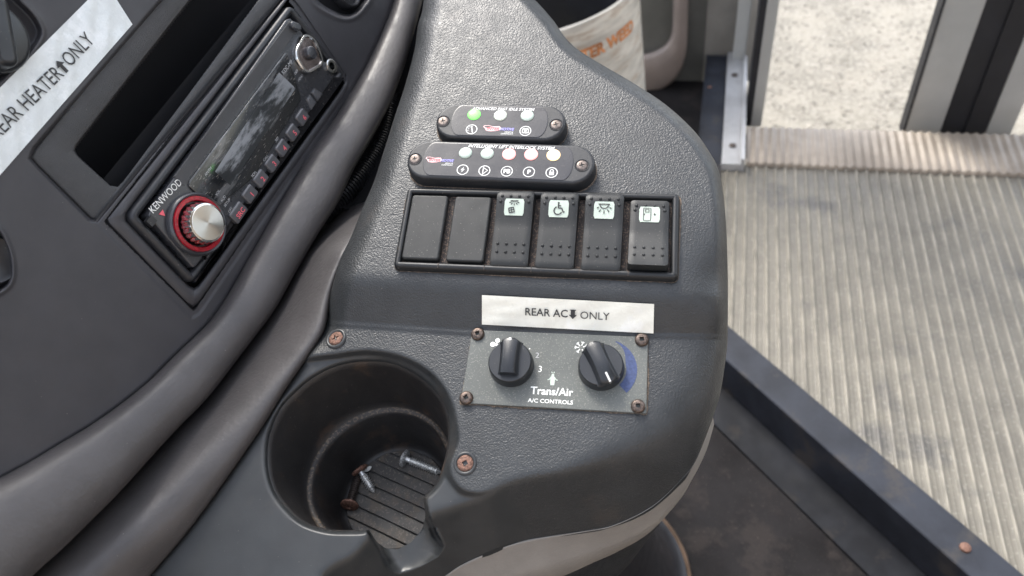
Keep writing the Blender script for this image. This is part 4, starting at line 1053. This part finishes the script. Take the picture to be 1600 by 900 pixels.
# preset buttons
bt = [((372, 332), 'SRC'), ((390, 303), '1'), ((407, 279), '2'), ((425, 255), '3'), ((441, 231), '4'), ((457, 207), '5'), ((472, 183), '6')]
ax = np.array(dl(472, 183))-np.array(dl(390, 303)); ra = math.atan2(ax[1], ax[0])
for (p, s_) in bt:
    x, y = dl(*p, .0055); w = .0100 if s_ != 'SRC' else .0122
    me = slab(rrect(w, .0080, .0012, 3), .001, .0066, .0010, 3).mesh('btn', 40); T = Matrix.Translation((x, y, 0)) @ Matrix.Rotation(ra, 4, 'Z'); me.transform(T)
    bo = obj('button', me, MT['button'], radio)
    place_text('marking', s_, .0046 if s_ != 'SRC' else .0042, MT['red_mark'], bo, x+.0004, y-.0010, .00675, ra, bold=.00008)
for (p, fl2) in (((485, 160), 1), ((495, 146), -1)):
    x, y = dl(*p, .0055); me = slab([(-.0036, -.0034), (.0036*1, -.0034), (.0036 if fl2 > 0 else .001, .0034), (-.001 if fl2 > 0 else -.0036, .0034)], .001, .0064, .0009, 2).mesh('btn'); me.transform(Matrix.Translation((x, y, 0)) @ Matrix.Rotation(ra, 4, 'Z')); obj('button', me, MT['button'], radio)
# joystick pad, top knob, jack
pad = roundpoly(dpoly([(459, 84), (478, 117), (507, 100), (492, 60), (475, 52)], .008), .006, 6)
pd_ = obj('control_pad', stack(MB(), pad, [(-.0008, .004), (-.0006, .0078), (0, .0088), (.0012, .0088), (.0018, .0076)], cap1=False).mesh('pad', 40), MT['chrome'], radio)
obj('pad_face', flat(MB(), offs(ccw(pad), .0016), .0078).mesh('pf'), surf('pad_mirror_face', (.28, .24, .23), .18, metal=.9, var=.5, vscale=200), pd_)
x, y = dl(485, 83, .009); obj('pad_button', lathe([(.0042, .0078), (.0042, .0105), (.0036, .0112), (.002, .0114)], 28, Matrix.Translation((x, y, 0))).mesh('pb', 40), MT['satin'], pd_)
x, y = dl(460, 42, .006); me = slab(rrect(.0085, .0052, .0024, 5), .004, .0085, .001, 3).mesh('rel'); me.transform(Matrix.Translation((x, y, 0)) @ Matrix.Rotation(-.9, 4, 'Z')); obj('release_button', me, MT['satin'], radio)
x, y = dl(517.5, 103.5, .006); obj('aux_jack', lathe([(.0048, .005), (.0048, .0066), (.0040, .0070), (.0026, .0068), (.0024, .002)], 28, Matrix.Translation((x, y, 0)), close=False).mesh('jack', 40), MT['chrome'], radio)
x, y = dl(322, 402, .0065); obj('reset_hole', lathe([(.0016, HF), (.0014, HF+.0003), (.0009, HF+.0002), (.0008, HF-.001)], 16, Matrix.Translation((x, y, 0))).mesh('rh'), MT['deep'], radio)

# ------------------------------------------------------------------ conduit in the gap
pts = [(612, 140, .58), (606, 178, .565), (600, 208, .555), (587, 238, .545), (569, 265, .535), (549, 290, .525), (526, 314, .518), (500, 338, .51)]
P3 = np.array([CAM+ray(x, y)*z for x, y, z in pts]); path = catmull3(P3, 420)
g = MB(); n = 14; vs = []; fs = []; L_ = np.concatenate([[0], np.cumsum(np.linalg.norm(np.diff(path, axis=0), axis=1))])
for i, p in enumerate(path):
    t = nr(path[min(i+1, 419)]-path[max(0, i-1)]); a = nr(np.cross(t, [0, 0, 1.])); b2_ = np.cross(t, a)
    ph = (L_[i]/.0024) % 1; r = .0076 if ph < .5 else .0062
    for k in range(n): vs.append(p+r*(math.cos(2*pi*k/n)*a+math.sin(2*pi*k/n)*b2_))
for i in range(419):
    for k in range(n): j = (k+1) % n; fs.append((i*n+k, i*n+j, (i+1)*n+j, (i+1)*n+k))
cond = obj('corrugated_conduit', g.add(vs, fs).mesh('cond', 30), MT['black']); tagp(cond, 'black corrugated cable conduit in the gap between dashboard and console', 'conduit')

# ------------------------------------------------------------------ floors and rail (world frame)
def wp(px, py, z=0.): return wpt(px, py, z)
def wpoly(pts, z): return [tuple(wp(x, y, z)[:2]) for x, y in pts]
# ribs of the entry floor: real corrugation as geometry
p0 = wp(1140, 262, 0.); p1 = wp(1600, 275, 0.); ythr = (p0[1]+p1[1])/2
A0 = wp(1137, 518, 0); A1 = wp(1586, 900, 0)
def railx(y): return A0[0]+(A1[0]-A0[0])*(y-A0[1])/(A1[1]-A0[1])
xr = wp(1600, 275, 0)[0]+.5
pitch = (wp(1383, 600)[0]-wp(1343, 600)[0]); pitch = .0150
xs = np.arange(wp(1090, 400)[0]-.15, xr, pitch/14); yy = np.linspace(A1[1]-.15, ythr+.002, 40)
def ribz(x):
    u = (x/pitch) % 1; a = np.exp(-((u-.5)/.12)**2)*.0034; f = .0005*np.maximum(0, np.cos(u*2*pi*4))*(np.abs(u-.5) > .25)
    return a+f
PXg = np.maximum(xs[None, :], railx(yy)[:, None]-.004); PYg = np.repeat(yy[:, None], len(xs), 1); PZ = ribz(PXg)
fo = obj('ribbed_floor', grid_mesh(np.stack([PXg, PYg, PZ], -1), 'rf'), MT['tread'])
fo.data.materials.append(surf('worn_rib_tops', (.21, .192, .155), .45, var=.3, vscale=25, stain=.7, scol=(.09, .085, .08), sscale=6, sthr=.55, dust=.2))
xm = (xs[:-1]+xs[1:])/2; top_ = (np.abs((xm/pitch) % 1-.5) < .13).astype(np.int32)
fo.data.polygons.foreach_set('material_index', np.tile(top_, len(yy)-1)); fo.data.update()
_ = 0; tagp(fo, kind='structure', label='grey ribbed entry floor')
# nosing strip
ya = ythr; yb = (wp(1165, 200, .004)[1]+wp(1600, 213, .004)[1])/2; xs2 = np.arange(wp(1166, 230)[0], xr, .0012)
rowsn = []
for (y, dz) in ((ya, -.004), (ya+.0005, .006), (ya+.003, .008), (yb-.004, .008), (yb-.001, .0075), (yb, .004), (yb, -.06)):
    w_y = y + .0015*np.sin(xs2*2*pi/.0134)*(1 if dz > 0 else .3)
    rowsn.append(np.stack([xs2, w_y, dz+.0011*np.cos(xs2*2*pi/.0134)], -1))
no = obj('step_nosing', grid_mesh(np.stack(rowsn[::-1], 0), 'ns'), MT['nosing']); tagp(no, 'tan corrugated metal nosing strip along the door edge of the ribbed floor', 'step edging')
# rail
rail = thing('floor_rail', 'dark steel angle rail running diagonally between the cab floor and the ribbed floor', 'rail', Matrix.Translation(tuple(wp(1300, 700, 0))))
ri = rail.matrix_world.inverted()
def wmesh(mb, name, m, par, inv, ang=35):
    me = mb.mesh(name, ang); me.transform(inv); return obj(name, me, m, par)
E0, E1 = wp(1137, 518, .006), wp(1586, 900, .006); dv = nr(E1-E0); E0 = E0-dv*.25; E1 = E1+dv*.2
fA, fB = wp(1128, 558, .006), wp(1515, 900, .006); nv_ = np.cross([0, 0, 1.], dv); wdt = abs((fA-E0).dot(nv_)+(fB-E0).dot(nv_))/2; sgn = np.sign((fB-E0).dot(nv_)); nv_ = nv_*sgn
def strip(profile, m, name, ang=30):
    g = MB(); vs = []; 
    for P_ in (E0, E1):
        for (o_, z) in profile: q = P_+nv_*o_; vs.append((q[0], q[1], z))
    k = len(profile); g.add(vs, [(i, i+1, k+i+1, k+i) for i in range(k-1)]); return wmesh(g, name, m, rail, ri, ang)
zl = -.052
lp_ = wp(1235, 700, zl); 
strip([(-.008, -.004), (-.007, .0058), (-.006, .0065), (wdt-.0012, .0065), (wdt, .0055), (wdt, zl+.004)], MT['steel_dark'], 'top_flange')
strip([(wdt-.0005, zl+.006), (wdt+.001, zl+.0025), (wdt+.004, zl+.001), (wdt+.0455, zl+.001), (wdt+.0465, zl+.0005), (wdt+.0465, zl-.004)], surf('black_painted_flange', (.011, .012, .015), .6, spec=.12, var=.3, vscale=18, stain=.5, scol=(.035, .03, .026), sscale=22, sthr=.55), 'lower_flange')
q = wp(1508, 856, .0065); T = Matrix.Translation(tuple(q)); wmesh(lathe([(.0055, 0), (.005, .002), (.0025, .003), (.0003, .0032)], 20, T), 'rivet', MT['rust'], rail, ri)
# lower cab floor
lowf = [(A0[0]-1.2, A1[1]-.6), (A1[0]+.3, A1[1]-.6), (E0[0]+nv_[0]*.05, E0[1]+nv_[1]*.05+.4), (A0[0]-1.2, 1.6)]
x1c_ = wp(1157, 256, .012)[0]
cab = obj('cab_floor', flat(MB(), [(-1.6, -.6), (A1[0]+.1, -.6), (A1[0]-.03, A1[1]), (A0[0]-.02, A0[1]), (A0[0]-.02, A0[1]+.05), (x1c_-.002, A0[1]+.05), (x1c_-.002, 1.8), (-1.6, 1.8)], zl-.003).mesh('cf'), MT['mat_dark']); tagp(cab, kind='structure', label='dark worn cab floor')
# pedestal under the console (dark rubber boot with brown edge)
pc_ = wp(915, 905, zl); rr_ = abs(wp(1084, 905, zl)[0]-pc_[0]); T = Matrix.Translation((pc_[0], pc_[1], 0))
ped = thing('console_pedestal', 'dark round pedestal below the grey skirt of the console', 'pedestal', Matrix.Translation((pc_[0], pc_[1], zl))); pinv = ped.matrix_world.inverted()
wmesh(lathe([(rr_*.97, zl+.001), (rr_*.95, zl+.008), (rr_*.88, zl+.012), (rr_*.80, zl+.03), (rr_*.68, zl+.07), (rr_*.58, zl+.14), (rr_*.5, zl+.25), (rr_*.42, zl+.36)], 64, T), 'boot', MT['black'], ped, pinv, 40)
wmesh(lathe([(rr_, zl-.001), (rr_, zl+.004), (rr_*.985, zl+.007), (rr_*.96, zl+.004)], 64, T, close=False), 'edge_ring', surf('brown_sealant', (.12, .08, .055), .6, var=.3), ped, pinv, 60)

# gravel ground outside
gz = -.42
gr = obj('gravel_ground', grid_mesh(np.stack(np.meshgrid(np.linspace(-25, 25, 60), np.linspace(ythr+.02, 40, 60))+[np.full((60, 60), gz)], -1), 'gg'), MT['gravel']); tagp(gr, kind='structure', label='bright pale gravel ground outside the door')
# loose pebbles near the step
g = MB(); 
for k in range(5200):
    x = rng.uniform(.05, 1.6); y = rng.uniform(ythr+.05, ythr+1.7); r = rng.uniform(.003, .009)*(1 if rng.random() < .93 else 1.6)
    h = r*rng.uniform(.15, .35); a0 = rng.uniform(0, 6.28); ring = [(x+r*math.cos(a0+q*1.257)*rng.uniform(.7, 1.1), y+r*math.sin(a0+q*1.257)*rng.uniform(.7, 1.1), gz-.001) for q in range(5)]
    top = [(x+(p[0]-x)*.55, y+(p[1]-y)*.55, gz+h) for p in ring]
    g.add(ring+top, [(q, (q+1) % 5, 5+(q+1) % 5, 5+q) for q in range(5)]+[(5, 6, 7, 8, 9)])
peb = obj('pebbles', g.mesh('peb', 30), surf('pebble_stone', (.24, .22, .185), .85, var=.45, vscale=30)); tagp(peb, kind='stuff', label='pale loose gravel stones beside the step')

# ------------------------------------------------------------------ door posts and leaves
def vpost(name, pts_top, z_base, h, m, par, inv, depth, dirv=(0, 1)):
    """vertical bar whose front foot line runs between two pixels"""
    a = wp(*pts_top[0], z_base); b = wp(*pts_top[1], z_base); g = MB(); dx = np.array([dirv[0], dirv[1], 0])*depth
    vs = [a, b, b+dx, a+dx]; vs = [(v[0], v[1], z_base) for v in vs]+[(v[0], v[1], z_base+h) for v in vs]
    g.add(vs, [(0, 1, 5, 4), (1, 2, 6, 5), (2, 3, 7, 6), (3, 0, 4, 7), (4, 5, 6, 7)])
    return wmesh(g, name, m, par, inv)
z0 = .0
q = wp(1450, 205, z0)
leaf = thing('door_leaf', 'folded open door leaf with grey aluminium stiles and a wide black rubber seal', 'door', Matrix.Translation((q[0], q[1], z0))); li = leaf.matrix_world.inverted()
vpost('stile', ((1412, 212), (1466, 213)), z0-.03, 1.9, MT['frame_grey'], leaf, li, .03)
vpost('stile', ((1538, 213), (1577, 214)), z0-.03, 1.9, MT['frame_grey'], leaf, li, .03)
vpost('rubber_seal', ((1467, 211), (1503, 211)), z0-.03, 1.9, MT['seal'], leaf, li, .028)
vpost('rubber_seal', ((1504, 213), (1537, 213)), z0-.03, 1.9, MT['seal'], leaf, li, .028)
vpost('edge_trim', ((1408, 213), (1412, 213)), z0-.03, 1.9, MT['seal'], leaf, li, .03)
post = thing('door_post', 'grey aluminium door post with a black seal at the left of the doorway', 'door post', Matrix.Translation(tuple(wp(1175, 190, 0)))); pi_ = post.matrix_world.inverted()
vpost('jamb', ((1173, 198), (1189, 198)), -.03, 1.9, MT['frame_grey'], post, pi_, .05)
vpost('rubber_seal', ((1163, 197), (1173, 197)), -.03, 1.9, MT['seal'], post, pi_, .045)
vpost('cover_strip', ((1141, 125), (1160, 125)), -.03, 1.9, MT['frame_grey'], post, pi_, .03)
vpost('side_face', ((1160, 127), (1172, 127)), -.03, 1.9, MT['panel_grey'], post, pi_, .06)
# bolt on the cover strip
# aluminium channel and steel plate lying along the floor towards the post
zc = .012
ch = thing('aluminium_channel', 'bright aluminium channel with two bolts lying beside the step nosing', 'channel', Matrix.Translation(tuple(wp(1147, 170, 0)))); ci = ch.matrix_world.inverted()
c0 = wp(1127, 256, zc); c1 = wp(1157, 256, zc); c2 = wp(1145, 82, zc); x0_, x1_ = c0[0], c1[0]; ye0, ye1 = c0[1], c2[1]
g = MB(); xsn = np.linspace(x0_, x1_, 29); rowsz = [zc+(.0012 if (i//2) % 2 == 0 else 0) for i in range(29)]
Gm = np.stack([np.stack([xsn, np.full(29, y), np.array(rowsz)], -1) for y in (ye0, ye1)], 0)
me = grid_mesh(Gm, 'ch'); shade(me, 20); me.transform(ci); obj('ribbed_face', me, MT['alu'], ch)
wmesh(box(MB(), x1_, x1_+.006, ye0-.001, ye1, -.001, zc+.012), 'flange', MT['alu'], ch, ci)
wmesh(box(MB(), x0_-.0005, x1_, ye0-.0006, ye0, -.001, zc+.0005), 'end_face', MT['alu'], ch, ci)
for p_ in ((1148, 117), (1145, 227)):
    q = wp(*p_, zc+.002); wmesh(lathe([(.006, 0), (.0055, .002), (.003, .003), (.0005, .0028)], 16, Matrix.Translation((q[0], q[1], zc+.001))), 'bolt', MT['darkscrew'], ch, ci)
sp = thing('steel_plate', 'dark steel plate with a rust spot between the console and the aluminium channel', 'plate', Matrix.Translation(tuple(wp(1112, 180, 0)))); si = sp.matrix_world.inverted()
s0 = wp(1096, 200, .008); s1 = wp(1126, 200, .008)
wmesh(box(MB(), s0[0], x0_-.001, ye0-.15, ye1-.005, -.002, .008), 'plate', MT['steel_dark'], sp, si)
wmesh(box(MB(), s0[0]-.003, s0[0], ye0-.15, ye1-.005, -.002, .0092), 'edge', MT['steel_dark'], sp, si)
q = wp(1109, 136, .008); wmesh(lathe([(.004, 0), (.0035, .0008), (.001, .001)], 12, Matrix.Translation(tuple(q))), 'rust_spot', MT['rust'], sp, si)
# wall panel behind, beige moulded trim
wall = thing('side_wall_panel', 'flat grey wall panel left of the door post', 'wall panel', Matrix.Translation(tuple(wp(1090, 100, 0)))); wi = wall.matrix_world.inverted()
yw = ye1+.004
xa = wp(1062, 90, 0)[0]; xb = wp(1141, 90, 0)[0]
def at_y(px, py, y): d = ray(px, py); return CAM+d*(y/d[1])
pw = [at_y(1100, 84, yw), at_y(1146, 84, yw)]
wmesh(box(MB(), pw[0][0], pw[1][0]+.002, yw, yw+.02, -.06, 1.7), 'panel', MT['panel_grey'], wall, wi)
wmesh(box(MB(), pw[0][0]-.16, pw[0][0]+.002, yw+.003, yw+.02, -.3, 1.7), 'panel', surf('olive_grey_panel', (.11, .11, .10), .5, var=.15, vscale=10), wall, wi)
trim_y = yw-.035
tb = thing('moulded_wheel_trim', 'beige moulded trim curving round a dark hollow behind the bucket', 'trim', Matrix.Translation(tuple(at_y(1060, 100, trim_y)))); ti = tb.matrix_world.inverted()
out_px = [(1079, -80), (1076, -30), (1075, 0), (1074, 50), (1072, 80), (1066, 103), (1053, 124), (1032, 140), (1010, 147), (985, 150), (940, 152)]
in_px = [(1060, -80), (1055, -30), (1053, 0), (1052, 40), (1049, 58), (1041, 71), (1028, 80), (1015, 85), (1000, 87), (980, 88), (940, 89)]
O_ = catmull(out_px, 50); I_ = catmull(in_px, 50); rws = []
for (t, dy) in ((-.02, .03), (0, .004), (.1, 0), (.5, -.003), (.85, .0), (1, .006), (1.06, .05)):
    q = O_*(1-t)+I_*t; rws.append(np.array([at_y(a, b, trim_y+dy) for a, b in q]))
me = grid_mesh(np.stack(rws, 0), 'tr'); me.transform(ti); obj('trim_band', me, MT['beige'], tb)
wmesh(box(MB(), at_y(930, 100, trim_y+.05)[0], at_y(1068, 100, trim_y+.05)[0], trim_y+.05, trim_y+.055, -.2, 1.6), 'hollow_shade_sheet', MT['deep'], tb, ti)

# ------------------------------------------------------------------ bucket
zb = .0
br = .105; top_z = .27
# place so that the near rim passes the traced pixels
top_z = .265; cb = wpt(852, -8, top_z); br = 150/FPX*((cb-CAM) @ (M @ np.array([0, 0, 1.])))
bkt = thing('open_bucket', 'pale open bucket with faded orange lettering behind the far edge of the console', 'bucket', Matrix.Translation((cb[0]+.036, cb[1], -.044)) @ Matrix.Rotation(math.radians(-7), 4, 'Y'))
bl = lathe([(br*.86, 0), (br*.90, .1), (br*.975, .30), (br*1.0, .312), (br*1.0, .318), (br*.985, .320), (br*.97, .315), (br*.955, .30), (br*.86, .1), (br*.83, .01)], 64)
obj('shell', bl.mesh('bk', 40), MT['bucket'], bkt)
obj('liner', lathe([(br*.965, .314), (br*.95, .308), (br*.93, .27), (br*.84, .03), (.0005, .025)], 64).mesh('ln', 50), MT['seal'], bkt)
for txt_, zz_, sz_, a0_, mt_ in (('TTER WEED', .268, .024, -.72, 'orange'),):
    me = text_mesh(txt_, sz_, bold=sz_*.045, sx=.95)
    for v in me.vertices:
        a = a0_+v.co.x/br; z = zz_+v.co.y; rr = br*(.90+.075*(z-.1)/.2)+.0008; v.co = (rr*math.cos(a), rr*math.sin(a), z)
    obj('lettering', me, MT[mt_], bkt)
